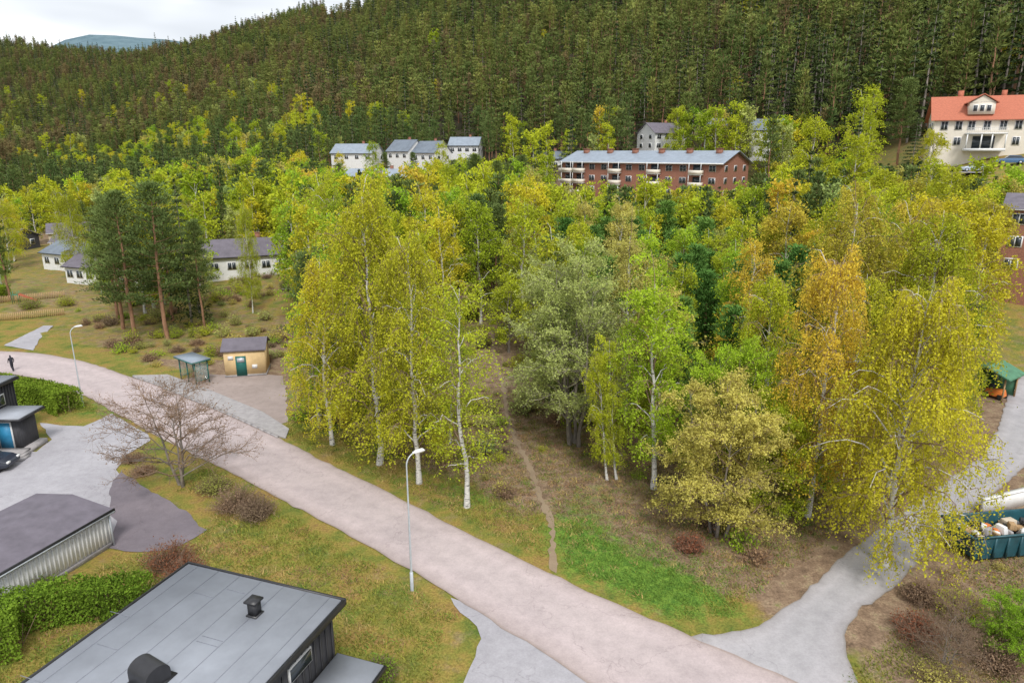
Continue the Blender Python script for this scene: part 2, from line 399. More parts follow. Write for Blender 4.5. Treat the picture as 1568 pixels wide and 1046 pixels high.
def scatter(name,protos,pts,scl,rot,idx):
    """one object whose mesh points carry instances of a prototype collection"""
    col=D.collections.new(name+'_prototypes')
    for i,(me) in enumerate(protos):
        o=D.objects.new('%s_p%02d'%(name,i),me);col.objects.link(o)
    me=D.meshes.new(name);me.vertices.add(len(pts));me.vertices.foreach_set('co',np.asarray(pts,float).ravel())
    a=me.attributes.new('scl','FLOAT_VECTOR','POINT');a.data.foreach_set('vector',np.asarray(scl,np.float32).ravel())
    a=me.attributes.new('rot','FLOAT_VECTOR','POINT');a.data.foreach_set('vector',np.asarray(rot,np.float32).ravel())
    a=me.attributes.new('idx','INT','POINT');a.data.foreach_set('value',np.asarray(idx,np.int32))
    o=obj(name,me)
    ng=D.node_groups.new(name+'_gn','GeometryNodeTree')
    ng.interface.new_socket('Geometry',in_out='INPUT',socket_type='NodeSocketGeometry')
    ng.interface.new_socket('Geometry',in_out='OUTPUT',socket_type='NodeSocketGeometry')
    gi=ng.nodes.new('NodeGroupInput');go=ng.nodes.new('NodeGroupOutput')
    ip=ng.nodes.new('GeometryNodeInstanceOnPoints');ci=ng.nodes.new('GeometryNodeCollectionInfo')
    ci.inputs['Collection'].default_value=col;ci.inputs['Separate Children'].default_value=True;ci.inputs['Reset Children'].default_value=True
    def na(n,dt):
        x=ng.nodes.new('GeometryNodeInputNamedAttribute');x.data_type=dt;x.inputs['Name'].default_value=n;return x.outputs['Attribute']
    l=ng.links.new
    l(gi.outputs[0],ip.inputs['Points']);l(ci.outputs[0],ip.inputs['Instance']);ip.inputs['Pick Instance'].default_value=True
    l(na('idx','INT'),ip.inputs['Instance Index']);l(na('scl','FLOAT_VECTOR'),ip.inputs['Scale'])
    er=ng.nodes.new('FunctionNodeEulerToRotation');l(na('rot','FLOAT_VECTOR'),er.inputs[0]);l(er.outputs[0],ip.inputs['Rotation'])
    l(ip.outputs[0],go.inputs[0])
    md=o.modifiers.new('scatter','NODES');md.node_group=ng
    return o

# ------------------------------------------------------------------ ground sheet
def axis(segs):
    out=[]
    for a,b,s in segs: out+=list(np.arange(a,b,s))
    return np.array(out)
xs=axis([(-5000,-1500,120),(-1500,-300,25),(-300,-90,6),(-90,62,.7),(62,300,6),(300,1500,25),(1500,5001,120)])
ys=axis([(-60,14,4),(14,95,.7),(95,200,3),(200,500,8),(500,1700,20),(1700,5200,100)])
X,Y=np.meshgrid(xs,ys);Z=T(X.ravel(),Y.ravel()).reshape(X.shape)
nx,ny=len(xs),len(ys)
v=np.stack([X,Y,Z],-1).reshape(-1,3)
i=np.arange(ny-1)[:,None];j=np.arange(nx-1)[None]
f=np.stack([i*nx+j,i*nx+j+1,(i+1)*nx+j+1,(i+1)*nx+j],-1).reshape(-1,4)
mb=MB();mb.add(v,f,0);me=mb.mesh('ground',[M_GROUND])
x,y=v[:,0],v[:,1]
north=sstep(27.5,30.5,x*.62+y*.785)
rd=pdist(x,y,CEN)-3.3
lit=north*sstep(1.0,5.5,rd+3*(fbm(x/4,y/4,21)-.5))*(.5+.5*fbm(x/6,y/6,5))
se=sstep(14,17,x)*sstep(34,28,y-.9*(x-15));lit=np.maximum(lit,se*.7)
lit=np.where((y<60)&(north<.5)&(x<12),.12+.22*fbm(x/2.5,y/2.5,4),lit)
lit=np.where((x<-30)&(y>72)&(y<170),lit*.5,lit)
lit=np.where((x>38)&(y>66),lit*.4,lit)
def gp(cx,cy,r): return np.exp(-((x-cx)**2+(y-cy)**2)/r**2)
gr=.55*gp(5,33.5,3.4)+.6*gp(8.5,30.6,2.7)+.35*gp(4,38,2.8)+.5*gp(-22,60,3)+.4*gp(-17,55,3)+.3*gp(-42,74,4)+.3*gp(-33,56,3)+.3*gp(-80,110,12)+.4*gp(-37,57.5,3.5)+.3*gp(-3,41,2.8)+.25*gp(-95,140,25)+.3*gp(6,42,3)
gr=gr+.2*(rd<3)*(rd>0)*north
hill=sstep(150,230,np.hypot(x,y))*sstep(-60,-20,(x+y-275)/1.414);hill=np.maximum(hill,sstep(480,560,y))
blue=sstep(1900,2600,y)  # mask for the painted haze tint
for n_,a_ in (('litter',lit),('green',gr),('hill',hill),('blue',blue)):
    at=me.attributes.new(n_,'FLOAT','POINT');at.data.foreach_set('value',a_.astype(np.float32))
me.polygons.foreach_set('use_smooth',np.ones(len(f),bool))
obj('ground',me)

# ------------------------------------------------------------------ roads
def resample(P,n):
    P=np.array(P,float);d=np.r_[0,np.cumsum(np.hypot(*np.diff(P,axis=0).T))];t=np.linspace(0,d[-1],n)
    q=np.stack([np.interp(t,d,P[:,0]),np.interp(t,d,P[:,1])],1)
    for _ in range(3): q[1:-1]=(q[:-2]+2*q[1:-1]+q[2:])/4
    return q
def strip(name,A,B,z,mat,n=160,k=10,jit=.07,seed=0,ter=False):
    rng=RS(seed);A=resample(A,n);B=resample(B,n)
    A+=rng.normal(size=A.shape)*jit;B+=rng.normal(size=B.shape)*jit
    t=np.linspace(0,1,k+1);V=A[:,None]*(1-t)[None,:,None]+B[:,None]*t[None,:,None]
    zz=np.full(V.shape[:2]+(1,),z)
    if ter: zz=T(V[...,0].ravel(),V[...,1].ravel()).reshape(V.shape[:2]+(1,))+z
    V=np.concatenate([V,zz],-1).reshape(-1,3)
    i=np.arange(n-1)[:,None];j=np.arange(k)[None];w=k+1
    F=np.stack([i*w+j,(i+1)*w+j,(i+1)*w+j+1,i*w+j+1],-1).reshape(-1,4)
    if np.cross(V[F[0,1]]-V[F[0,0]],V[F[0,3]]-V[F[0,0]])[2]<0: F=F[:,::-1]
    mb=MB();mb.add(V,F,0);me=mb.mesh(name,[mat])
    a=me.attributes.new('across','FLOAT','POINT');a.data.foreach_set('value',np.tile(t,n).astype(np.float32))
    return obj(name,me)
def poly(name,P,z,mat,thick=0,jit=0,seed=1):
    import bmesh
    rng=RS(seed)
    if jit:
        Q=[]
        PP=list(P)+[P[0]]
        for a,b in zip(PP[:-1],PP[1:]):
            L=math.hypot(b[0]-a[0],b[1]-a[1]);m=max(1,int(L/.6))
            for q in range(m):
                s=q/m;Q.append((a[0]+(b[0]-a[0])*s+rng.normal()*jit,a[1]+(b[1]-a[1])*s+rng.normal()*jit))
        P=Q
    bm=bmesh.new();vs=[bm.verts.new((p[0],p[1],z)) for p in P];fc=bm.faces.new(vs)
    bm.normal_update()
    if fc.normal.z<0: fc.normal_flip()
    if thick:
        r=bmesh.ops.extrude_face_region(bm,geom=[fc])
        for e in r['geom']:
            if isinstance(e,bmesh.types.BMVert): e.co.z+=thick
        bm.normal_update()
    bmesh.ops.triangulate(bm,faces=bm.faces[:])
    me=D.meshes.new(name);bm.to_mesh(me);bm.free();me.materials.append(mat);return obj(name,me)
strip('main_road',ROADN,ROADS,.05,M_ROAD,seed=1,jit=.05,k=16)
strip('side_road',SIDEL,SIDER,.042,M_SIDE,seed=2,k=12,jit=.05)
PW=[.14+.10*vnoise(k*.9,0,3) for k in range(len(PATH))]
strip('footpath',[(p[0]-w_,p[1]) for p,w_ in zip(PATH,PW)],[(p[0]+w_,p[1]) for p,w_ in zip(PATH,PW)],.03,M_DIRT,n=170,k=2,jit=.09,seed=3,ter=True)
poly('driveway',[(-3.2,30.2),(-2.6,29.1),(-1.7,28.0),(-1.5,27.2),(-1.7,26),(-2.1,24.3),(-3.5,20),(-6,14),(14,14),(6,22),(-1,28.8)],.038,M_ASPH,jit=.04)
poly('parking_yard',[(-35,55.8),(-32.4,53.6),(-29.5,51.2),(-28.6,50.0),(-29.0,47.4),(-28.4,44.7),(-26.0,42.4),(-23.5,39),(-22.6,34.9),(-48,34.9),(-48,47.9),(-36.2,47.9),(-36.6,50.2),(-39.8,53.6),(-37.0,52.9),(-35.6,52.9),(-35.2,53.9)],.034,M_ASPH,jit=.05)
poly('dark_asphalt_apron',[(-28.2,44.9),(-25.3,42.4),(-22.5,40.2),(-20.1,38.5),(-18.6,36.6),(-18.9,35.2),(-20.1,34.2),(-23.3,34.6),(-24.2,37),(-27.2,41.7)],.043,M_DASPH,jit=.12)
poly('gravel_area',[(-31.2,66.8),(-23.4,66.3),(-21.0,60),(-19.2,54.0),(-19.6,52.6),(-22.3,55.6),(-30.8,62.2),(-33.5,64.5)],.03,M_GRAV,jit=.12)
poly('bus_bay_pavement',[(-38.6,66.0),(-35.2,66.3),(-29.6,62.2),(-21.8,55.9),(-18.3,52.1),(-18.0,50.3),(-18.9,50.75),(-23.9,54.85),(-29.1,58.85),(-34.9,63.35)],.02,M_CONC,thick=.12)
poly('lane',[(-60,77.5),(-61.5,87),(-60.3,87),(-57.5,80),(-55,75.3)],.05,M_ASPH,jit=.05)
class BX:
    def __init__(s): s.mb=MB()
    def add(s,c,sz,rz=0,mi=0,taper=1):
        x,y,z=[a/2 for a in sz]
        V=np.array([(-x,-y,-z),(x,-y,-z),(x,y,-z),(-x,y,-z),(-x*taper,-y*taper,z),(x*taper,-y*taper,z),(x*taper,y*taper,z),(-x*taper,y*taper,z)])
        cc,ss=math.cos(rz),math.sin(rz);V=np.stack([V[:,0]*cc-V[:,1]*ss,V[:,0]*ss+V[:,1]*cc,V[:,2]],1)+np.array(c)
        s.mb.add(V,[(0,3,2,1),(4,5,6,7),(0,1,5,4),(1,2,6,5),(2,3,7,6),(3,0,4,7)],mi);return s
    def obj(s,name,mats,parent=None,loc=(0,0,0),rz=0,bev=0):
        o=obj(name,s.mb.mesh(name,mats if isinstance(mats,list) else [mats]),loc,rz,parent=parent)
        if bev:
            m=o.modifiers.new('bevel','BEVEL');m.width=bev;m.segments=2
        return o
k=BX();P=resample([(-18.7,50.45),(-23.8,54.75),(-29,58.75),(-34.8,63.25),(-38.4,65.7)],26)
for a,b in zip(P[:-1],P[1:]):
    d=b-a;k.add(((a[0]+b[0])/2,(a[1]+b[1])/2,.10),(np.hypot(*d)-.02,.16,.17),math.atan2(d[1],d[0]))
k.obj('kerb',M_CONC)

# ------------------------------------------------------------------ buildings
def roof_mesh(name,w,d,h,rh,ov,mat,parent,kind='gable',th=.12):
    W=w/2+ov;Dp=d/2+ov;sl=rh/(d/2);e=h-sl*ov
    if kind=='gable':
        top=[(-W,-Dp,e),(W,-Dp,e),(W,0,h+rh),(-W,0,h+rh),(-W,Dp,e),(W,Dp,e)]
        V=[(a,b,c+th) for a,b,c in top]+[(a,b,c) for a,b,c in top]
        F=[(0,1,2,3),(3,2,5,4),(7,6,9,8),(8,9,10,11),(0,6,7,1),(4,5,11,10),(1,7,8,2),(2,8,11,5),(0,3,9,6),(3,4,10,9)]
    else:
        hx=max(.15,W-Dp*.95);e=h+.02
        V=[(-W,-Dp,e),(W,-Dp,e),(W,Dp,e),(-W,Dp,e),(-hx,0,h+rh),(hx,0,h+rh),(-W,-Dp,e-th),(W,-Dp,e-th),(W,Dp,e-th),(-W,Dp,e-th)]
        F=[(0,1,5,4),(2,3,4,5),(1,2,5,5),(3,0,4,4),(0,6,7,1),(1,7,8,2),(2,8,9,3),(3,9,6,0),(6,9,8,7)]
    me=D.meshes.new(name);me.from_pydata(V,[],[tuple(dict.fromkeys(f)) for f in F]);me.materials.append(mat);me.update()
    return obj(name,me,parent=parent)
def house(name,x,y,z,w,d,h,rz,rh=1.8,wall=None,roofm=None,kind='gable',floors=1,nw=4,ov=.4,side=2,chim=True,door=None):
    e=empty(name,(x,y,z),math.radians(rz))
    V=[(-w/2,-d/2,-5),(w/2,-d/2,-5),(w/2,d/2,-5),(-w/2,d/2,-5),(-w/2,-d/2,h),(w/2,-d/2,h),(w/2,d/2,h),(-w/2,d/2,h)]
    F=[(0,1,5,4),(2,3,7,6)]
    if kind=='gable':
        V+=[(-w/2,0,h+rh-.02),(w/2,0,h+rh-.02)];F+=[(1,2,6,9,5),(3,0,4,8,7)]
    else: F+=[(1,2,6,5),(3,0,4,7)]
    me=D.meshes.new('walls');me.from_pydata(V,[],F);me.materials.append(wall);me.update();obj('walls',me,parent=e)
    roof_mesh('roof',w,d,h,rh,ov,roofm,e,kind)
    fr=BX();gl=BX();fh=h/floors
    for fl in range(floors):
        zc=fl*fh+fh*.55
        for k in range(nw):
            xx=-w/2+w*(k+.5)/nw
            for sg in (-1,1):
                if fl==0 and sg==-1 and door is not None and k==door: continue
                fr.add((xx,sg*(d/2+.02),zc),(1.5,.08,1.35));gl.add((xx-.34,sg*(d/2+.045),zc),(.56,.08,1.12));gl.add((xx+.34,sg*(d/2+.045),zc),(.56,.08,1.12))
        for k in range(side):
            yy=-d/2+d*(k+.5)/side
            for sg in (-1,1):
                fr.add((sg*(w/2+.02),yy,zc),(.08,1.3,1.3));gl.add((sg*(w/2+.045),yy,zc),(.08,1.08,1.08))
    fr.obj('window_frames',M_WHITE,e);gl.obj('window_glass',M_GLASS,e)
    if chim:
        c=BX();c.add((w*.15,.4,h+rh+.25),(.8,.6,1.3));c.add((w*.15,.4,h+rh+.95),(.95,.75,.12));c.obj('chimney',M_BRICK,e)
    if door is not None:
        xx=-w/2+w*(door+.5)/nw
        b=BX();b.add((xx,-d/2-.03,1.0),(1.0,.08,2.1));b.obj('door',M_BLUED,e)
    g=BX()
    for sg in (-1,1): g.add((0,sg*(d/2+ov+.07),h-rh/(d/2)*ov+.02),(w+2*ov,.12,.12))
    g.obj('gutters',M_WHITE if wall is not M_WHITE else M_BLACK,e)
    return e
HOUSES=[]
def H_(name,x,y,w,d,h,rz,z=None,clear=30,**k):
    if z is None: z=T1(x,y)
    HOUSES.append((x,y,max(w,d)*.56,clear));return house(name,x,y,z,w,d,h,rz,**k)
H_('white_bungalow',-84,133,12,8,3.2,-25,wall=M_WHITE,roofm=M_ROOFS,rh=1.8,clear=38)
H_('white_bungalow',-47.5,122,14,8,3.8,24,wall=M_WHITE,roofm=M_ROOFD,rh=2.4,nw=5,clear=62)
H_('white_garage_house',-72,119,9,7,3.0,-20,wall=M_WHITE,roofm=M_ROOFD,rh=1.8,clear=20)
H_('white_house',-60,113,9,7,4.6,20,wall=M_WHITE,roofm=M_ROOFD,rh=2.2,floors=2,nw=3,clear=12)
H_('grey_bungalow',-119,160,12,8,3.0,-10,wall=M_DARKW,roofm=M_ROOFD,rh=1.8,clear=60)
H_('beige_bungalow',-106,168,12,8,3.4,30,wall=M_BEIGE,roofm=M_ROOFD,rh=1.8,clear=50)
H_('yellow_house',-93,150,11,8,3.4,5,wall=M_YELW,roofm=M_ROOFD,rh=2,clear=24)
H_('white_house',-55,252,16,9,3.2,-15,z=18.5,wall=M_WHITE,roofm=M_ROOFG,rh=3.0,clear=20)
H_('white_house',-37,248,10,9,3.6,-35,z=18.8,wall=M_WHITE,roofm=M_ROOFS,rh=3.6,nw=3,clear=26)
H_('white_house',-27.5,243,10,9,3.6,-35,z=18.3,wall=M_WHITE,roofm=M_ROOFS,rh=3.6,nw=3,clear=26)
H_('white_house',-17,262,11,8,3.4,-10,z=21,wall=M_WHITE,roofm=M_ROOFG,rh=2.8,clear=20)
H_('brown_house',-37,200,20,8,3.2,-18,z=12.3,wall=M_BRICK,roofm=M_ROOFG,rh=1.8,nw=7,clear=34)
H_('white_house',13,232,9,8,4.0,15,z=16,wall=M_WHITE,roofm=M_ROOFS,rh=2.2,clear=20,nw=3)
H_('white_house',45,215,11,9,5.0,25,z=22.5,wall=M_WHITE,roofm=M_ROOFD,rh=2.8,floors=2,clear=30)
H_('grey_house',62,222,8,7,3.8,25,z=26,wall=M_BEIGE,roofm=M_ROOFG,rh=2.2,floors=1,clear=14,nw=3)
H_('white_house',71,198,9,8,3.6,-15,z=24.3,wall=M_WHITE,roofm=M_ROOFS,rh=2.8,floors=1,clear=12,nw=3)

# apartment block
ax,ay=35.4,179.7;arz=math.degrees(math.atan2(-.66,.75))
e=empty('brick_apartment_building',(ax,ay,11.3),math.radians(arz))
HOUSES+=[(ax,ay,24,26),(22,192,12,26),(52,166,12,24)]
w,d,h=45,15,8.3
V=[(-w/2,-d/2,-5),(w/2,-d/2,-5),(w/2,d/2,-5),(-w/2,d/2,-5),(-w/2,-d/2,h),(w/2,-d/2,h),(w/2,d/2,h),(-w/2,d/2,h),(w/2,0,h+2.5),(-w/2,0,h+2.5)]
me=D.meshes.new('walls');me.from_pydata(V,[],[(0,1,5,4),(2,3,7,6),(1,2,6,8,5),(3,0,4,9,7)]);me.materials.append(M_BRICK);obj('walls',me,parent=e)
roof_mesh('roof',w,d,h,2.6,.8,M_ROOFG,e)
fr=BX();gl=BX();bal=BX();rail=BX();ch=BX()
for fl in range(3):
    zc=fl*2.75+1.5
    for k in range(12):
        xx=-w/2+2.2+k*3.7
        if k%3==1 or k==0:
            bal.add((xx,-d/2-.75,fl*2.75+.1),(3.2,1.5,.2));rail.add((xx,-d/2-1.5,fl*2.75+.65),(3.2,.07,.95))
            for sg in(-1,1): rail.add((xx+sg*1.57,-d/2-.75,fl*2.75+.65),(.07,1.42,.95));bal.add((xx+sg*1.5,-d/2-1.4,fl*2.75+1.6),(.12,.12,2.5))
            gl.add((xx,-d/2-.03,zc-.2),(2.2,.1,2.0))
        else:
            fr.add((xx,-d/2-.02,zc),(1.7,.1,1.4));gl.add((xx-.4,-d/2-.05,zc),(.72,.1,1.26));gl.add((xx+.4,-d/2-.05,zc),(.72,.1,1.26))
    for k in range(3):
        yy=-d/2+2.5+k*5
        for sg in (-1,1):
            fr.add((sg*(w/2+.02),yy,zc),(.1,1.5,1.4));gl.add((sg*(w/2+.05),yy,zc),(.1,1.26,1.16))
    for a in range(5):
        th=math.radians(180+a*45);rail.add((-w/2+1.6*math.cos(th),-d/2+1+1.6*math.sin(th),fl*2.75+.6),(.08,1.3,.95),th)
for k in range(6):
    ch.add((-w/2+3.5+k*7.6,-1.5,h+2.4),(1.3,1.1,1.5));ch.add((-w/2+3.5+k*7.6,-1.5,h+3.2),(1.6,1.4,.14))
fr.obj('window_frames',M_WHITE,e);gl.obj('window_glass',M_GLASS,e);bal.obj('balconies',M_WHITE,e);rail.obj('balcony_rails',M_CREAM,e);ch.obj('chimneys',M_BRICK,e)
g=BX();g.add((0,-d/2-.85,h-.2),(w+1.6,.12,.28));g.obj('fascia',M_WHITE,e)

# villa on the slope
vx,vy,vz=91.5,141,22.6
e=empty('white_villa_red_roof',(vx,vy,vz),math.radians(-24));HOUSES.append((vx,vy,11,24))
w,d,h=15.5,9.5,5.8
V=[(-w/2,-d/2,-5),(w/2,-d/2,-5),(w/2,d/2,-5),(-w/2,d/2,-5),(-w/2,-d/2,h),(w/2,-d/2,h),(w/2,d/2,h),(-w/2,d/2,h),(w/2,0,h+3.9),(-w/2,0,h+3.9)]
me=D.meshes.new('walls');me.from_pydata(V,[],[(0,1,5,4),(2,3,7,6),(1,2,6,8,5),(3,0,4,9,7)]);me.materials.append(M_CREAM);obj('walls',me,parent=e)
roof_mesh('roof',w,d,h,4.0,.7,M_ROOFT,e)
dm=BX();dm.add((-.3,-3.6,h+1.6),(4.2,2.6,2.2));dm.obj('dormer_walls',M_CREAM,e)
V=[(-2.9,-5.2,h+2.5),(2.3,-5.2,h+2.5),(-.3,-5.2,h+4.1),(-2.9,0,h+2.5),(2.3,0,h+2.5),(-.3,0,h+4.1)]
V2=V+[(a,b,c+.16) for a,b,c in V]
me=D.meshes.new('dormer_roof');me.from_pydata(V2,[],[(6,8,11,9),(8,7,10,11),(0,2,8,6),(2,1,7,8),(0,3,5,2),(2,5,4,1),(0,6,9,3),(1,4,10,7)]);me.materials.append(M_ROOFT);obj('dormer_roof',me,parent=e)
V=[(-2.4,-4.9,h+2.6),(1.8,-4.9,h+2.6),(-.3,-4.9,h+3.95)];me=D.meshes.new('dormer_gable');me.from_pydata(V,[],[(0,1,2)]);me.materials.append(M_CREAM);obj('dormer_gable',me,parent=e)
fr=BX();gl=BX()
for xx in (-6,-3.6,-1.5,1.0,3.6,6.0):
    fr.add((xx,-d/2-.02,4.3),(1.3,.1,1.7));gl.add((xx-.28,-d/2-.05,4.3),(.46,.1,1.45));gl.add((xx+.28,-d/2-.05,4.3),(.46,.1,1.45))
for xx in (-6,-3.5,6):
    fr.add((xx,-d/2-.02,1.4),(1.3,.1,1.6));gl.add((xx-.28,-d/2-.05,1.4),(.46,.1,1.35));gl.add((xx+.28,-d/2-.05,1.4),(.46,.1,1.35))
for xx in (-1.4,-.3,.8): fr.add((xx,-4.93,h+1.6),(.85,.08,1.3));gl.add((xx,-4.96,h+1.6),(.62,.08,1.05))
for zz in (1.4,4.2):
    for yy in (-2.5,0,2.5):
        fr.add((-w/2-.02,yy,zz),(.1,1.2,1.5));gl.add((-w/2-.05,yy,zz),(.1,.95,1.25))
fr.obj('window_frames',M_WHITE,e);gl.obj('window_glass',M_GLASS,e)
po=BX();po.add((.8,-d/2-1.4,2.75),(6.5,2.8,.22));po.add((.8,-d/2-1.4,-.2),(6.5,2.8,.5))
for xx in (-2.3,0,1.7,3.9): po.add((xx,-d/2-2.65,1.3),(.2,.2,2.7))
for k in range(22): po.add((-2.4+k*.305,-d/2-2.75,3.3),(.07,.05,.9))
po.add((.8,-d/2-2.75,3.8),(6.5,.1,.08));po.obj('porch',M_WHITE,e)
dk=BX();dk.add((.8,-d/2-.04,1.15),(3.6,.1,2.3));dk.obj('porch_doors',M_GLASS,e)
c=BX();c.add((-3.4,0.6,h+4.3),(.9,.8,1.8));c.add((3.8,.6,h+4.3),(.8,.8,1.6));c.obj('chimneys',M_ROOFT,e)

e=house('brick_house',65.6,84,7.5,9,9,8,-38,rh=1.5,wall=M_BRICK,roofm=M_ROOFD,floors=3,nw=3,chim=False)
HOUSES.append((64.5,84,5,34))
HOUSES.append((44.6,60,2.8,20));HOUSES.append((28.5,35.3,4,12))

# near grey-roofed house
e1=np.array([.946,-.324]);e2=np.array([-.324,-.946])
c0=np.array([-10.0,23.85])+e2*6.6
rz=math.atan2(e1[1],e1[0])
e=empty('dark_flat_roof_house',(c0[0],c0[1],0),rz)
w,d,h=7.5,13.2,5.28
b=BX();b.add((0,0,h/2-.1),(w-.7,d-.7,h));b.obj('walls',M_DARKW,e)
bt=BX()
for k in range(34): bt.add((w/2-.33,-d/2+.5+k*.37,h/2-.1),(.05,.06,h-.1))
for k in range(18): bt.add((-w/2+.5+k*.38,d/2-.33,h/2-.1),(.06,.05,h-.1))
bt.obj('cladding_battens',M_BLACK,e)
b=BX();b.add((0,0,h+.02),(w,d,.14));b.obj('roof_deck',M_BLACK,e)
b=BX();b.add((0,0,h+.135),(w-.16,d-.16,.09));b.obj('roof',M_FELT,e)
s=BX()
for k in range(7):
    xx=-w/2+.58+k*1.06;s.add((xx,0,h+.185),(.022,d-.18,.010))
rr=random.Random(3)
for k in range(7):
    for q in range(2):
        s.add((-w/2+.08+k*1.06+.0,d/2-rr.uniform(.8,12),h+.187),(.9,.02,.008))
s.obj('roof_seams',simple('seam_dark',(.245,.26,.30),.7,.2,2),e)
fa=BX();fa.add((0,d/2+.02,h+.06),(w+.1,.08,.26));fa.add((w/2+.02,0,h+.06),(.08,d-.06,.26));fa.add((-w/2-.02,0,h+.06),(.08,d-.06,.26));fa.obj('fascia',M_BLACK,e)
def loc(px,py):
    v_=np.array([px,py])-c0;return float(v_@e1),float(v_@-e2)
lx,ly=loc(-9.55,21.75)
b=BX();b.add((lx,ly,h+.45),(.34,.34,.56));b.add((lx,ly,h+.78),(.50,.50,.07));b.add((lx,ly,h+.70),(.26,.26,.12));b.add((lx,ly,h+.2),(.46,.46,.05));b.obj('chimney_vent',M_BLACK,e)
lx,ly=loc(-11.75,18.45);mb=MB();th=np.linspace(0,math.pi,13);pr=np.stack([.42*np.cos(th),.38+.34*np.sin(th)],1);pr=np.vstack([[.42,0],pr,[-.42,0]])
V=[(a,sy*.5,b) for sy in(-1,1) for a,b in pr];n=len(pr)
mb.add(V,[(i,i+1,n+i+1,n+i) for i in range(n-1)],0)
obj('roof_hood',mb.mesh('hood',[M_BLACK]),(lx,ly,h+.18),math.radians(78),parent=e)
me=D.meshes.new('hood_caps');vv=[(a,sy*.495,b) for sy in(-1,1) for a,b in pr];me.from_pydata(vv,[],[tuple(range(n)),tuple(range(2*n-1,n-1,-1))]);me.materials.append(M_BLACK);obj('hood_caps',me,(lx,ly,h+.18),math.radians(78),parent=e)
b=BX();b.add((lx,ly,h+.2),(1.2,1.05,.04));b.obj('hood_base',M_BLACK,e)
b=BX();b.add((w/2+.75,d/2-3.2,1.55),(1.75,4.2,3.1));b.obj('porch_walls',M_DARKW,e)
b=BX();b.add((w/2+.85,d/2-3.0,3.2),(2.15,5.2,.16));b.obj('porch_roof_edge',M_BLACK,e)
b=BX();b.add((w/2+.85,d/2-3.0,3.3),(2.0,5.05,.08));b.obj('porch_roof',M_FELT,e)
b=BX();b.add((w/2-.32,d/2-2.5,4.4),(.1,1.3,.62));b.obj('side_window_frame',M_WHITE,e)
b=BX();b.add((w/2-.29,d/2-2.5,4.4),(.1,1.18,.5));b.obj('side_window',M_GLASS,e)
b=BX();b.add((w/2+1.62,d/2-2.6,1.6),(.08,1.0,2.1));b.add((w/2+.7,d/2-1.08,1.7),(.9,.08,1.1));b.obj('porch_windows',M_GLASS,e)

# garage
g1=np.array([.93,-.30]);g1/=np.hypot(*g1);g2=np.array([-g1[1],g1[0]])*-1
gc=np.array([-22.9,35.2])-g1*2.95+g2*7.5
e=empty('white_garage',(gc[0],gc[1],0),math.atan2(g1[1],g1[0]))
w,d,h=5.9,15,2.15
b=BX();b.add((0,0,h/2),(w-.5,d-.5,h));b.obj('walls',M_WHITE,e)
b=BX()
for k in range(60): b.add((w/2-.24,-d/2+.3+k*.245,h/2+.05),(.03,.12,h-.12))
for k in range(22): b.add((-w/2+.3+k*.25,d/2-.24,h/2+.05),(.12,.03,h-.12))
b.obj('corrugated_cladding',M_WHITE,e)
b=BX();b.add((w/2-.2,0,.14),(.07,d-.5,.28));b.obj('plinth',M_CONC,e)
V=[(-w/2,-d/2,h),(w/2,-d/2,h),(w/2,d/2,h),(-w/2,d/2,h),(0,-d/2,h+.42),(0,d/2,h+.42)]
V2=V+[(a,b_,c+.15) for a,b_,c in V]
me=D.meshes.new('roof');me.from_pydata(V2,[],[(6,10,11,9),(10,7,8,11),(0,3,5,4),(4,5,2,1),(0,4,10,6),(4,1,7,10),(3,9,11,5),(5,11,8,2),(1,2,8,7),(0,6,9,3)]);me.materials.append(M_ROOFD);obj('roof',me,parent=e)
b=BX();b.add((w/2+.04,0,h+.04),(.07,d+.1,.24));b.obj('fascia',M_BLACK,e)
b=BX();b.add((w/2+.075,0,h-.02),(.07,d,.08));b.add((w/2-.1,d/2-.25,h/2),(.08,.08,h));b.obj('gutter',M_STEEL,e)

# dark house at left with blue door
e=empty('dark_wooden_house',(-43.4,48.6,0),0)
b=BX();b.add((0,0,2.35),(8.0,5.0,4.7));b.obj('walls',M_DARKW,e)
b=BX()
for k in range(26): b.add((-3.9+k*.3,-2.53,2.4),(.06,.05,4.6))
for k in range(17): b.add((4.03,-2.4+k*.3,2.4),(.05,.06,4.6))
b.obj('cladding_battens',M_BLACK,e)
b=BX();b.add((0,0,4.8),(8.6,5.6,.22));b.obj('roof_edge',M_BLACK,e)
b=BX();b.add((0,0,4.95),(8.4,5.4,.1));b.obj('roof',M_FELT,e)
b=BX();b.add((5.5,-.1,2.85),(2.9,2.9,.16));b.obj('porch_roof_edge',M_BLACK,e)
b=BX();b.add((5.5,-.1,2.96),(2.75,2.75,.08));b.obj('porch_roof',M_FELT,e)
b=BX();b.add((5.2,0,1.6),(2.3,1.9,2.4));b.obj('porch_walls',M_DARKW,e)
b=BX();b.add((5.3,-.97,1.5),(1.12,.06,2.15));b.obj('door_frame',M_WHITE,e)
b=BX();b.add((5.3,-1.0,1.47),(.92,.08,2.0));b.obj('door',M_BLUED,e)
b=BX()
for k in range(3): b.add((5.7,-1.35-.33*k,.36-.12*k),(2.4+.4*k,.95,.13+.01*k))
b.add((5.6,0,.2),(2.6,2.1,.4));b.obj('steps',M_CONC,e)
b=BX();b.add((4.07,.6,3.6),(.06,1.2,.9));b.obj('window_frame',M_WHITE,e)
b=BX();b.add((4.1,.6,3.6),(.06,1.0,.75));b.obj('window',M_GLASS,e)

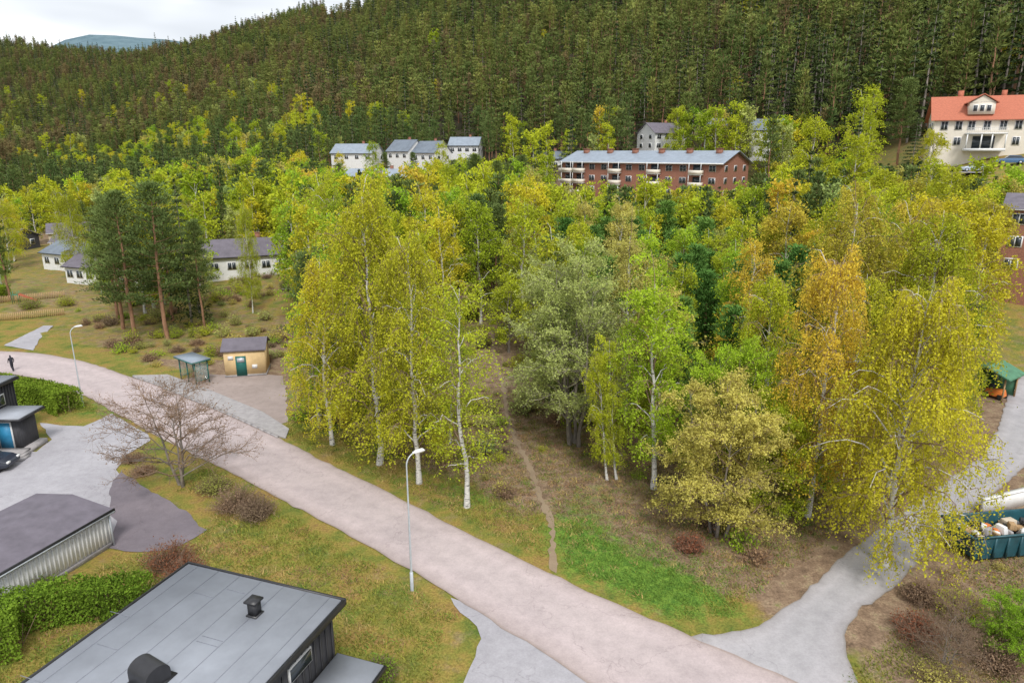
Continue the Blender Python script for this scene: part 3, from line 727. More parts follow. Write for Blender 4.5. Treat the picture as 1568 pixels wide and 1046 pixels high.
# kiosk
e=empty('yellow_kiosk',(-27.4,67.6,.02),math.radians(12))
b=BX();b.add((0,0,1.4),(3.9,3.2,2.8));b.obj('walls',M_YELW,e)
b=BX();b.add((0,0,.1),(4.0,3.3,.2));b.obj('plinth',M_CONC,e)
roof_mesh('roof',3.9,3.2,2.8,.75,.22,M_ROOFD,e,'gable')
b=BX();b.add((-.35,-1.62,1.12),(1.0,.08,2.05));b.obj('door',M_GREEND,e)
b=BX();b.add((-.35,-1.67,1.75),(.7,.06,.45));b.obj('door_vent',M_STEEL,e)
b=BX();b.add((.93,-1.62,1.0),(.5,.05,.4));b.add((-1.3,-1.62,2.0),(.5,.05,.4));b.obj('sign_plates',M_WHITE,e)

# bus shelter
e=empty('bus_shelter',(-31.5,64.4,.14),math.atan2(-.62,.78))
b=BX()
for xx in (-1.5,0,1.5):
    for yy in (-.65,.65): b.add((xx,yy,1.15),(.09,.09,2.3))
for zz in (.35,1.2,2.2): b.add((0,.65,zz),(3.0,.06,.06))
for xx in(-1.5,1.5):
    for zz in(.35,2.2): b.add((xx,0,zz),(.06,1.3,.06))
b.obj('frame',M_GREEND,e)
m,nt,bs=newmat('shelter_glass');bs.inputs['Base Color'].default_value=(.5,.6,.58,1);bs.inputs['Alpha'].default_value=.25;bs.inputs['Roughness'].default_value=.05
b=BX();b.add((0,.66,1.25),(2.9,.02,1.8));b.add((-1.5,0,1.25),(.02,1.15,1.8));b.add((1.5,0,1.25),(.02,1.15,1.8));b.obj('glass_panels',m,e)
b=BX();b.add((0,-.05,2.36),(3.5,1.9,.13));b.obj('roof',M_ROOFG,e)
b=BX();b.add((0,-.05,2.28),(3.56,1.96,.1));b.obj('roof_trim',M_GREEND,e)
b=BX();b.add((0,.4,.47),(2.4,.35,.05));b.add((-1,.4,.22),(.06,.3,.45));b.add((1,.4,.22),(.06,.3,.45));b.obj('bench',M_WOOD,e)

def lamp(x,y,az,H):
    e=empty('street_lamp',(x,y,0),az)
    mb=MB();t=np.linspace(0,1,8);mb.tube(np.stack([0*t,0*t,t*(H-.6)],1),.065-.03*t,10)
    s=np.linspace(0,1,8);mb.tube(np.stack([.45*(1-np.cos(s*1.35))/.78,0*s,H-.6+.6*np.sin(s*1.35)],1),.036-.008*s,8)
    mb.tube([(0,0,-.1),(0,0,1.1),(0,0,1.12)],[.09,.09,.06],10)
    obj('pole',mb.mesh('pole',[M_STEEL]),parent=e)
    b=BX();b.add((.75,0,H+.02),(.60,.24,.11),taper=.7);b.add((.46,0,H-.01),(.18,.12,.1));b.obj('luminaire',M_WHITE,e,bev=.03)
    b=BX();b.add((.78,0,H-.055),(.42,.18,.035));b.obj('lens',M_CREAM,e)
lamp(-5.2,30.8,math.radians(38),7.7);lamp(-38.5,57.5,math.radians(48),7.3);lamp(-71,79,math.radians(-80),7.2)

# skip container with waste
e=empty('dumpster_container',(28.1,34.7,.05),math.radians(8))
V=[(-2.6,-1.05,.15),(2.6,-1.05,.15),(2.6,1.05,.15),(-2.6,1.05,.15),(-3,-1.2,1.6),(3,-1.2,1.6),(3,1.2,1.6),(-3,1.2,1.6)]
V+=[(a*.96,b_*.93,c+(.08 if c<1 else 0)) for a,b_,c in V]
me=D.meshes.new('shell');me.from_pydata(V,[],[(0,3,2,1),(0,1,5,4),(1,2,6,5),(2,3,7,6),(3,0,4,7),(8,9,10,11),(8,12,13,9),(9,13,14,10),(10,14,15,11),(11,15,12,8),(4,5,13,12),(5,6,14,13),(6,7,15,14),(7,4,12,15)]);me.materials.append(M_DUMP);obj('shell',me,parent=e)
b=BX()
for k in range(7): b.add((-2.4+k*.8,-1.17,.85),(.1,.1,1.35));b.add((-2.4+k*.8,1.17,.85),(.1,.1,1.35))
b.add((0,-1.22,1.6),(6.1,.1,.12));b.add((0,1.22,1.6),(6.1,.1,.12));b.add((-3.02,0,1.6),(.1,2.4,.12));b.add((3.02,0,1.6),(.1,2.4,.12))
b.add((-2.2,0,.07),(.3,1.8,.14));b.add((2.2,0,.07),(.3,1.8,.14));b.obj('ribs',M_DUMP,e)
b=BX();rr=random.Random(5)
for k in range(80): b.add((rr.uniform(-2.5,2.5),rr.uniform(-.85,.85),rr.uniform(.8,1.5)),(rr.uniform(.2,.8),rr.uniform(.15,.6),rr.uniform(.1,.45)),rr.uniform(0,3),rr.choice([0,0,1,1,2,4,4,5,5,6,6,3]),taper=rr.uniform(.6,1))
b.obj('waste',[M_WHITE,M_WOOD,M_BLUE,M_ORANGE,M_BLACK,M_BEIGE,M_CONC],e,bev=.02)
b=BX();b.add((34.2,40.2,.55),(10,.25,1.1),math.radians(20));b.add((34.2,40.2,1.13),(10.1,.35,.07),math.radians(20));b.obj('white_wall',M_WHITE)

# green-roofed shed
e=empty('green_roof_shed',(44.8,60.4,.05),math.radians(35))
b=BX()
for xx in(-1.4,1.4):
    for yy in(-1.5,1.5): b.add((xx,yy,1.15),(.12,.12,2.3))
b.obj('posts',M_WOOD,e)
b=BX();b.add((0,1.5,1.15),(2.8,.07,2.2));b.add((1.45,0,1.15),(.07,3,2.2));b.obj('walls',M_GREENR,e)
roof_mesh('roof',3.0,3.3,2.3,.7,.3,M_GREENR,e)
b=BX();b.add((-.2,-.5,.5),(1.1,1.6,.6),0,0,.8);b.add((-.2,-.1,.95),(.5,.5,.5),0,1,.8)
for xx in (-.75,.35):
    for yy in (-1.1,.1): b.add((xx,yy,.22),(.18,.44,.44),0,1)
b.obj('stored_mower',[M_ORANGE,M_RUB],e,bev=.03)

def car(name,x,y,z,rz,paint):
    e=empty(name,(x,y,z),rz)
    st=[(-2.2,.45,.72,.78),(-2.15,.32,.9,.84),(-1.6,.25,1.0,.88),(-.2,.22,1.02,.9),(.8,.22,.98,.9),(1.7,.25,.86,.88),(2.15,.32,.7,.8),(2.25,.42,.58,.72)]
    V=[];n=len(st)
    for X_,zb,zt_,hw in st: V+=[(X_,-hw*.94,zb),(X_,-hw,(zb+zt_)/2),(X_,-hw*.93,zt_),(X_,hw*.93,zt_),(X_,hw,(zb+zt_)/2),(X_,hw*.94,zb)]
    F=[]
    for i in range(n-1):
        for j in range(6): F.append((i*6+j,i*6+(j+1)%6,(i+1)*6+(j+1)%6,(i+1)*6+j))
    F+=[tuple(range(5,-1,-1)),tuple((n-1)*6+q for q in range(6))]
    me=D.meshes.new('body');me.from_pydata(V,[],F);me.materials.append(paint);me.update();o=obj('body',me,parent=e);m=o.modifiers.new('s','BEVEL');m.width=.06;m.segments=3
    for nm,s0,mt in (('cabin_glass',0,M_GLASS),('roof_panel',1,paint)):
        if s0==0: V=[(-1.95,-.78,.98),(-1.95,.78,.98),(1.05,.8,.95),(1.05,-.8,.95),(-1.35,-.6,1.42),(-1.35,.6,1.42),(.35,.62,1.45),(.35,-.62,1.45)]
        else: V=[(-1.4,-.62,1.415),(-1.4,.62,1.415),(.38,.64,1.445),(.38,-.64,1.445),(-1.3,-.56,1.47),(-1.3,.56,1.47),(.28,.57,1.50),(.28,-.57,1.50)]
        me=D.meshes.new(nm);me.from_pydata(V,[],[(0,1,2,3),(7,6,5,4),(0,4,5,1),(1,5,6,2),(2,6,7,3),(3,7,4,0)]);me.materials.append(mt);me.update();obj(nm,me,parent=e)
    mb=MB()
    for wx in (-1.35,1.4):
        for sy in (-1,1):
            mb.tube([(wx,sy*.70,.32),(wx,sy*.71,.32),(wx,sy*.9,.32),(wx,sy*.91,.32)],[.01,.32,.32,.2],16,0);mb.tube([(wx,sy*.905,.32),(wx,sy*.915,.32),(wx,sy*.92,.32)],[.2,.2,.01],12,1)
    obj('wheels',mb.mesh('wheels',[M_RUB,M_STEEL]),parent=e)
    b=BX();b.add((2.2,-.6,.68),(.12,.32,.14));b.add((2.2,.6,.68),(.12,.32,.14));b.obj('headlights',M_WHITE,e)
    b=BX();b.add((-2.17,-.66,.8),(.1,.22,.2));b.add((-2.17,.66,.8),(.1,.22,.2));b.obj('tail_lights',M_ROOFT,e)
car('parked_car',-38.1,44.9,.05,math.radians(6),M_CARD)
car('parked_car',84,128,T1(84,128)+.15,math.radians(165),M_CARS)
car('parked_car',88.6,125.5,T1(88.6,125.5)+.15,math.radians(155),M_CARB)
poly('parking_pad',[(78,131),(80,123),(96,118),(97,128)],T1(84,128)+.1,M_ASPH)

def fence(name,P,h,mat):
    b=BX()
    for (ax,ay),(bx,by) in zip(P[:-1],P[1:]):
        L=math.hypot(bx-ax,by-ay);rz=math.atan2(by-ay,bx-ax);n=int(L/.22)
        for k in range(n):
            t=(k+.5)/n;xx,yy=ax+(bx-ax)*t,ay+(by-ay)*t;b.add((xx,yy,T1(xx,yy)+h/2),(.12,.03,h),rz)
    b.obj(name,mat)
fence('wooden_fence',[(-84,99.5),(-77,101),(-70,105)],1.0,M_WOOD)
fence('wooden_fence',[(-80,88),(-67.6,90),(-62.5,93)],1.0,M_WOOD)
e=empty('play_slide',(-74.5,100.5,T1(-74.5,100.5)),math.radians(20))
b=BX();b.add((0,0,1.3),(.8,.8,.08))
for a in(-.4,.4):
    for c_ in(-.4,.4): b.add((a,c_,.9),(.07,.07,1.8))
b.obj('platform',M_GREENR,e)
mb=MB();mb.add([(.4,-.3,1.3),(.4,.3,1.3),(2.6,.3,.15),(2.6,-.3,.15)],[(0,1,2,3)],0);mb.add([(.4,-.3,1.5),(.4,-.3,1.3),(2.6,-.3,.15),(2.6,-.3,.35)],[(0,1,2,3)],0);mb.add([(.4,.3,1.5),(.4,.3,1.3),(2.6,.3,.15),(2.6,.3,.35)],[(0,1,2,3)],0)
obj('chute',mb.mesh('chute',[M_ROOFT]),parent=e)
e=empty('pink_flower_pot',(-16.6,22.4,0));mb=MB();mb.tube([(0,0,0),(0,0,.02),(0,0,.45),(0,0,.47),(0,0,.40)],[.01,.22,.3,.27,.01],16);obj('pot',mb.mesh('pot',[M_PINK]),parent=e)

# pedestrian
me=D.meshes.new('pedestrian')
J=[(0,0,.95),(0,0,1.2),(0,0,1.42),(0,0,1.5),(0,.02,1.62),(0,.02,1.74),(.09,.02,.92),(.12,.16,.5),(.11,.02,.08),(.11,.18,.04),(-.09,0,.92),(-.1,-.06,.5),(-.1,-.3,.12),(-.1,-.18,.05),(.19,0,1.4),(.24,-.08,1.12),(.22,.05,.88),(-.19,0,1.4),(-.24,.08,1.12),(-.22,.2,.9)]
E=[(0,1),(1,2),(2,3),(3,4),(4,5),(0,6),(6,7),(7,8),(8,9),(0,10),(10,11),(11,12),(12,13),(2,14),(14,15),(15,16),(2,17),(17,18),(18,19)]
R_=[.14,.13,.15,.055,.095,.07,.09,.065,.045,.04,.09,.065,.045,.04,.06,.045,.035,.06,.045,.035]
me.from_pydata(J,E,[]);me.materials.append(simple('dark_clothes',(.03,.03,.045),.9,.3,3))
o=obj('pedestrian',me,(-51.9,67.6,.06),math.radians(60));sk=o.modifiers.new('skin','SKIN')
for i,q in enumerate(R_): me.skin_vertices[0].data[i].radius=(q,q)
me.skin_vertices[0].data[0].use_root=True
ss=o.modifiers.new('sub','SUBSURF');ss.levels=1;ss.render_levels=2

# ------------------------------------------------------------------ trees: prototypes
CA={}
def mk(key,fn,mats):
    if key not in CA: CA[key]=fn()
    nm=key+'_'+mats[2].name
    if nm not in CA: CA[nm]=CA[key].mesh(nm,mats)
    return CA[nm]
BI=[lambda s=s:broadleaf(s,16,4.0,base=.16,nb=50,nsub=7,ntw=5,nleaf=19,twl=1.7,droop=.9,leaf=.076,elev=52) for s in (1,2,3)]
BIG=lambda:broadleaf(11,16,5.3,base=.10,nb=68,nsub=8,ntw=6,nleaf=19,twl=1.9,droop=.95,leaf=.078,elev=50,flat=.6)
SPARSE=lambda:broadleaf(12,14,2.6,base=.2,nb=36,nsub=6,ntw=5,nleaf=8,twl=1.0,droop=.5,leaf=.075,elev=50,r0=.011)
SLIM=[lambda s=s:broadleaf(s,14,2.5,base=.16,nb=38,nsub=6,ntw=5,nleaf=17,twl=1.2,droop=.7,leaf=.08,elev=60) for s in (14,15)]
WIL=lambda:broadleaf(21,15,4.6,base=.10,nb=95,nsub=9,ntw=7,nleaf=10,twl=.9,droop=.2,leaf=.075,elev=46,stems=5,spread=2.0,flat=.95,twigw=.012)
TAW=lambda:broadleaf(22,10.5,3.6,base=.04,nb=85,nsub=8,ntw=7,nleaf=11,twl=.8,droop=.3,leaf=.075,elev=40,stems=5,spread=1.7,flat=1.0,twigw=.012)
BARE=lambda:broadleaf(23,6.5,4.8,base=.12,nb=36,nsub=9,ntw=9,nleaf=2,twl=.9,droop=.05,leaf=.05,elev=36,stems=3,spread=1.4,flat=.95,r0=.02,twigw=.010,bare=True)
MBI=[lambda s=s:broadleaf(s,14,3.0,base=.14,nb=32,nsub=5,ntw=4,nleaf=13,twl=1.3,droop=.75,leaf=.12,elev=55,sides=5,jit=.14) for s in (31,32,33)]
MDE=[lambda s=s:broadleaf(s,12,3.4,base=.08,nb=36,nsub=5,ntw=5,nleaf=9,twl=.9,droop=.15,leaf=.12,elev=50,stems=2,spread=.9,flat=.8,jit=.14) for s in (35,36)]
PIN=[lambda s=s:pine(s,17,3.2,base=.38) for s in (41,42)]
PLO=[lambda s=s:pine(s,17,3.9,base=.24,nb=42,nsub=6,nn=36,cl=.45,conic=.25) for s in (51,52)]
YPI=[lambda s=s:pine(s,12,2.1,base=.08,nb=44,nsub=4,nn=40,leaf=.16,cl=.38,conic=.35) for s in (44,45,46)]
SPR=[lambda s=s:spruce(s,15,2.8) for s in (47,48)]
def bmat(l,bark=M_BIR,tw=M_TWIG): return [bark,tw,l]
TREES=[]
def tree(name,key,fn,mats,x,y,H,h0,rsc=1,rz=None,tilt=(0,0)):
    me=mk(key,fn,mats);s=H/h0
    o=obj(name,me,(x,y,T1(x,y)-.05),random.uniform(0,6.28) if rz is None else rz,(s*rsc,s*rsc,s))
    o.rotation_euler[0]=tilt[0];o.rotation_euler[1]=tilt[1];TREES.append((x,y));return o
def B(i,x,y,H,leaf=L_YG,r=1,**k): tree('birch_tree','bi%d'%i,BI[i],bmat(leaf),x,y,H,16,r,**k)
def Pn(kind,i,x,y,H,leaf=L_PI,r=1.1):
    F,h0={'pin':(PIN,17),'plo':(PLO,17),'ypi':(YPI,12)}[kind];tree('pine_tree','%s%d'%(kind,i),F[i],[M_PINEB,M_TWIG,leaf],x,y,H,h0,r)
B(0,-9.7,45.7,19.3,L_YE,.9);B(1,-6.4,42.8,16.8,L_YE,.8);B(2,-14.0,49.2,14.8,L_YE,.85);B(2,-11.3,51,13.5,L_YG,.75)
tree('birch_tree','sparse',SPARSE,bmat(L_YG),-2.9,39.5,14.4,14)
B(1,-4.9,49.5,12.0,L_YG,.65)
tree('willow_tree','wil',WIL,[M_GREYB,M_TWIGG,L_GR],4.9,49.3,15.4,15)
for q,(px,py,tl) in enumerate([(6.6,43.1,-.14),(7.3,43.2,-.10)]):
    tree('birch_tree','slim%d'%q,SLIM[q],bmat(L_YG),px,py,9.5,14,.7,tilt=(0,tl),rz=0)
tree('birch_tree','slim0',SLIM[0],bmat(L_BG),9.6,42,14.0,14,1.05)
tree('birch_tree','slim1',SLIM[1],bmat(L_YG),10.8,47,11.5,14,1.0)
tree('birch_tree','slim0',SLIM[0],bmat(L_TW),9.8,55,15.5,14,.85)
tree('birch_tree','slim1',SLIM[1],bmat(L_OR),19.3,55,14.2,14,.95)
tree('rowan_tree','taw',TAW,[M_GREYB,M_TWIG,L_TW],12.2,36.3,9.4,10.5)
tree('hazel_tree','taw',TAW,[M_GREYB,M_TWIG,L_YG],15.9,38.5,8.2,10.5,.9)
tree('hazel_tree','taw',TAW,[M_GREYB,M_TWIG,L_BG],13.9,40.5,10.6,10.5,.7)
B(1,18.5,38.3,16.6,L_OR,.8)
tree('birch_tree','big',BIG,bmat(L_YE),20.6,33.0,15.6,16,.86)
B(0,24.6,50,18.5,L_OR,1.0);B(2,29.8,47.5,18.2,L_YE,1.0);B(1,27.5,55,17.5,L_YG,1.05);B(0,33.0,57.5,17,L_OR,1.0);B(2,23,43.5,14.5,L_YE,.95);B(1,38,70,16,L_YG,1.0);B(2,18,46,14,L_YG,.85);B(0,25.6,42.2,13,L_YE,.85);B(1,31.0,51.5,15,L_YE,.9)
tree('rowan_tree','taw',TAW,[M_GREYB,M_TWIG,L_BG],22.6,25.9,3.0,10.5,1.4)
tree('cherry_tree','bare',BARE,[M_GREYB,M_TWIG,L_BR],19.0,25.2,2.4,6.5,1.0)
tree('cherry_tree','bare',BARE,[M_GREYB,M_TWIG,L_BR],20.8,26.8,2.3,6.5,.9)
tree('cherry_tree','bare',BARE,[M_GREYB,M_TWIG,L_BR],-22.6,42.6,6.8,6.5,.92)
Pn('plo',0,-41.8,80,18.5);Pn('plo',1,-46,80.5,17.5);Pn('plo',0,-50,85,16.5);Pn('pin',1,-39.0,84,14,r=.85);Pn('pin',0,-54,91,15);Pn('plo',1,-46,90,15)
tree('spruce_tree','spr0',SPR[0],[M_GREYB,M_TWIG,L_SP],-42,87,19,15,.8)
Pn('plo',0,-18.2,59.5,13.5,r=.8);Pn('ypi',1,-16.6,57.5,10.5,L_PI,1.1);Pn('pin',1,-19.6,70,13,r=.85)
B(1,-36.6,94,15,L_YG,.45);B(0,-25.5,92,18,L_YG,.85);B(1,-22.0,84,17,L_YG,.8);B(2,-57,97,12,L_BG,.9);B(0,-54,106,14,L_YE,.8);B(1,-78,122,15,L_YE,.9);B(2,-66,108,10,L_YG,.9);B(1,-98,132,13,L_YG,1);B(2,-88,116,7,L_BG,1);B(0,-66,130,13,L_YG,1);B(2,-104,142,13,L_YE,1);B(1,-62,128,14,L_YG,1)
Pn('pin',0,-66,136,15);Pn('pin',1,-90,144,12);Pn('pin',0,-108,140,14)
for x,y,H in [(-99,124,8),(-102,128,9),(-96,128,7)]: tree('spruce_tree','spr1',SPR[1],[M_GREYB,M_TWIG,L_SP],x,y,H,15,.8)

# canopy height limit by bearing so the houses beyond stay in view
CAPA=[-.80,-.60,-.46,-.32,-.27,-.16,-.08,0,.06,.20,.33,.40,.55,.62,.75]
CAPC=[-.07,-.025,0.0,0.0,-.016,-.028,-.012,-.010,-.052,-.046,-.052,-.01,-.015,-.02,-.03]
def caph(x,y,z):
    a=1.02*np.asarray(x)/np.asarray(y)
    return 22+np.interp(a,CAPA,CAPC)*y-z
def blocked(x,y,m=2.5):
    if pdist(np.array([x]),np.array([y]),CEN)[0]<3.5+m: return True
    if pdist(np.array([x]),np.array([y]),SIDEC)[0]<2.8+m: return True
    if pdist(np.array([x]),np.array([y]),PATH)[0]<1.2: return True
    if -35<x<-18.5 and y<72 and y>50: return True
    for hx,hy,r,cl in HOUSES:
        dd=math.hypot(x-hx,y-hy)
        if dd<r+2: return True
        Lh=math.hypot(hx,hy);al=(x*hx+y*hy)/Lh;pe=abs(x*hy-y*hx)/Lh
        if pe<r*.8 and Lh-cl<al<Lh: return True
    return False
rr=random.Random(21);cnt=0;tries=0
while cnt<170 and tries<12000:
    tries+=1
    y=rr.uniform(50,98);x=rr.uniform(-.78*y-4,.8*y+4)
    if blocked(x,y): continue
    if x<-35 and (y<86 or rr.random()<.7): continue
    if -36<=x<-22 and y<84 and rr.random()<.6: continue
    if -9<x<3.5 and y<84 and rr.random()<(.95 if y<70 else .6): continue
    if x<-56: continue
    if min(math.hypot(x-a,y-b_) for a,b_ in TREES)<2.9: continue
    cnt+=1;r=rr.random();hs=rr.uniform(.82,1.14);cp=float(caph(x,y,T1(x,y)))*rr.uniform(.88,1.08)
    if x>4 and x<30:
        if r<.60: k=rr.randrange(3);tree('pine_tree','ypi%d'%k,YPI[k],[M_PINEB,M_TWIG,L_YP],x,y,min(cp,(9.5+.03*(y-50))*hs*1.1),12,1.15)
        elif r<.9: k=rr.randrange(3);tree('birch_tree','mbi%d'%k,MBI[k],bmat([L_YG,L_BG,L_YG,L_TW][rr.randrange(4)]),x,y,min(cp,(11.5+.05*(y-50))*hs),14,.9)
        else: k=rr.randrange(2);tree('alder_tree','mde%d'%k,MDE[k],[M_GREYB,M_TWIGG,[L_GR,L_TW][rr.randrange(2)]],x,y,min(cp,10*hs),12,1)
    elif x>=30:
        if r<.7: k=rr.randrange(3);tree('birch_tree','mbi%d'%k,MBI[k],bmat([L_YE,L_OR,L_YG][rr.randrange(3)]),x,y,min(cp,(13+.03*(y-50))*hs),14,1.1)
        elif r<.85: k=rr.randrange(2);tree('alder_tree','mde%d'%k,MDE[k],[M_GREYB,M_TWIG,L_TW],x,y,9*hs,12,1.1)
        else: k=rr.randrange(3);tree('pine_tree','ypi%d'%k,YPI[k],[M_PINEB,M_TWIG,L_PI],x,y,11*hs,12,1.2)
    else:
        if r<.62: k=rr.randrange(3);tree('birch_tree','mbi%d'%k,MBI[k],bmat([L_YG,L_YE,L_YG,L_BG][rr.randrange(4)]),x,y,min(cp,(12+.10*(y-50))*hs),14,1.0)
        elif r<.85: k=rr.randrange(2);tree('alder_tree','mde%d'%k,MDE[k],[M_GREYB,M_TWIGG,[L_GR,L_TW,L_YG][rr.randrange(3)]],x,y,10.5*hs,12,1.1)
        elif r<.95: k=rr.randrange(2);tree('pine_tree','pin%d'%k,PIN[k],[M_PINEB,M_TWIG,L_PI],x,y,min(cp,14*hs),17,1)
        else: k=rr.randrange(2);tree('spruce_tree','spr%d'%k,SPR[k],[M_GREYB,M_TWIG,L_SP],x,y,min(cp,14*hs),15,1)

# mixed woodland beyond (one instanced mass)
def lite_bi(s): return broadleaf(s,13,3.1,base=.1,nb=20,nsub=4,ntw=3,nleaf=9,twl=1.3,droop=.55,leaf=.23,elev=55,sides=4,jit=.22,twigw=.018)
def lite_pi(s,**k): return pine(s,14,2.1,base=.3,nb=22,nsub=3,nn=14,leaf=.32,cl=.5,conic=.3,**k)
def lite_sp(s): return spruce(s,15,2.4,nlev=13,per=6,nn=9,leaf=.36)
WP=[mk('lb%d'%s,(lambda s=s:lite_bi(s)),bmat(m)) for s,m in ((61,L_YG),(62,L_YE),(63,L_YG),(61,L_BG),(62,L_TW),(63,L_OR))]
WP+=[mk('lg64',(lambda:broadleaf(64,11,3.2,base=.1,nb=24,nsub=4,ntw=4,nleaf=6,twl=.9,droop=.1,leaf=.2,elev=50,sides=4,jit=.2,twigw=.025)),[M_GREYB,M_TWIGG,L_GR])]
WP+=[mk('lp%d'%s,(lambda s=s:lite_pi(s)),[M_PINEB,M_TWIG,L_PI]) for s in (65,66)]
WP+=[mk('ls%d'%s,(lambda s=s:lite_sp(s)),[M_GREYB,M_TWIG,L_SP]) for s in (67,68)]
def blocked_v(x,y):
    m=np.zeros(len(x),bool)
    for hx,hy,r,cl in HOUSES:
        m|=np.hypot(x-hx,y-hy)<r+1.2
        Lh=math.hypot(hx,hy);al=(x*hx+y*hy)/Lh;pe=np.abs(x*hy-y*hx)/Lh
        m|=(pe<r*.8)&(al>Lh-min(cl,40))&(al<Lh)
    return m
g=RS(5);pts=[];scl=[];rot=[];idx=[];yy=97.;cand=[]
while yy<620:
    st=4.1+max(0,(yy-100))*.009
    xr=np.arange(-.85*yy-10,.88*yy+10,st)
    cand.append(np.stack([xr+g.uniform(-st*.45,st*.45,len(xr)),np.full(len(xr),yy)+g.uniform(-st*.45,st*.45,len(xr))],1));yy+=st
cand=np.concatenate(cand);S_=(cand[:,0]+cand[:,1]-275)/1.414
cz=T(cand[:,0],cand[:,1])
dens=fbm(cand[:,0]/22,cand[:,1]/22,44);typ=fbm(cand[:,0]/35,cand[:,1]/35,51)
bv=blocked_v(cand[:,0],cand[:,1]);CH=caph(cand[:,0],cand[:,1],cz)
for (x,y),s_,z,dn,tp,bk,cp in zip(cand,S_,cz,dens,typ,bv,CH):
    if s_>-6 or bk: continue
    a=x/y
    if z>22+.24*y+5: continue
    if a<-.60 and y<190 and g.rand()<.72: continue
    if a<-.46 and y<128 and g.rand()<.72: continue
    if a<-.68 and 330<y<500: continue
    if dn<.28: continue
    h=g.uniform(.75,1.3)
    pc=.30+.4*(tp>.50)+.3*(y>200)
    if g.rand()<pc: i_=g.choice([7,8,9,10],p=[.35,.35,.15,.15]);h0=14.5
    else: i_=g.choice([0,1,2,3,4,5,6],p=[.26,.24,.22,.10,.05,.04,.09]);h0=13
    lim=(245 if a<.03 else 175)
    if y<lim:
        cc=cp*g.uniform(.72,1.08)/h0
        if cc<.22: continue
        h=min(h,cc)
    pts.append((x,y,z-.1));scl.append((min(h*1.25,1.1) if h<.8 else h,)*2+(h,));rot.append((0,0,g.uniform(0,6.28)));idx.append(i_)
scatter('mixed_woodland',WP,pts,scl,rot,idx)

# conifer forest on the hills
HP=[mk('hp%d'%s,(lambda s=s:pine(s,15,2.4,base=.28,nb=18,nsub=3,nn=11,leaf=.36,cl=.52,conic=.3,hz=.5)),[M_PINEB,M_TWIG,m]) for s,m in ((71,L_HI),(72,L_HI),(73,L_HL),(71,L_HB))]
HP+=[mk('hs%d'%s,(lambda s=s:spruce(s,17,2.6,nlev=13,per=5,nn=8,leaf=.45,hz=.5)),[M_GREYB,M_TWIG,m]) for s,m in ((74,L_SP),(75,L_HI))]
HP+=[WP[0],WP[1],WP[6]]
pts=[];scl=[];rot=[];idx=[];yy=110.;cand=[]
while yy<1650:
    st=5.1+max(0,(yy-180))*.0045
    xr=np.arange(-.86*yy,.86*yy+10,st)
    cand.append(np.stack([xr+g.uniform(-st*.55,st*.55,len(xr)),np.full(len(xr),yy)+g.uniform(-st*.55,st*.55,len(xr)),np.full(len(xr),st)],1));yy+=st
cand=np.concatenate(cand);x,y=cand[:,0],cand[:,1];S_=(x+y-275)/1.414;z=T(x,y)
ok=((S_>-8)|((y>540)&(x<-.3*y)))&(z<22+.235*y+8)&~blocked_v(x,y)
ok&=~((y>1000)&(x>-.25*y))
c=cand[ok];z=z[ok];x=c[:,0];y=c[:,1]
brn=fbm(x/110,y/110,81);yel=fbm(x/60,y/60,83);u=g.rand(len(x));stand=fbm(x/45,y/45,85);lig=fbm(x/70,y/70,87)
pid=np.where(u<.35,0,np.where(u<.66,1,np.where(u<.76,2,np.where(u<.88,4,5))))
pid=np.where((stand>.57)&(g.rand(len(x))<.5),4,pid)
pid=np.where((lig>.55)&(g.rand(len(x))<.55),2,pid)
left=(x/y<-.2)
pid=np.where((brn>.54)&left&(g.rand(len(x))<.5),3,pid)
pid=np.where(g.rand(len(x))<.05,3,pid)
py=np.where(left,np.clip((70-z)/130,0,.25),.0)*(yel>.47)+.010*(z<90)
pid=np.where(g.rand(len(x))<py,g.choice([6,7,8],len(x)),pid)
s=g.uniform(.58,1.4,len(x))*(1+.14*(c[:,2]-5.1)/4)*(.8+.42*stand)
pts=np.stack([x,y,z-.2],1);wd=g.uniform(.95,1.35,len(x));scl=np.stack([s*wd,s*wd,s*g.uniform(.92,1.22,len(x))],1);rot=np.stack([g.uniform(-.04,.04,len(x)),g.uniform(-.04,.04,len(x)),g.uniform(0,6.28,len(x))],1)
scatter('distant_conifer_forest',HP,pts,scl,rot,pid)

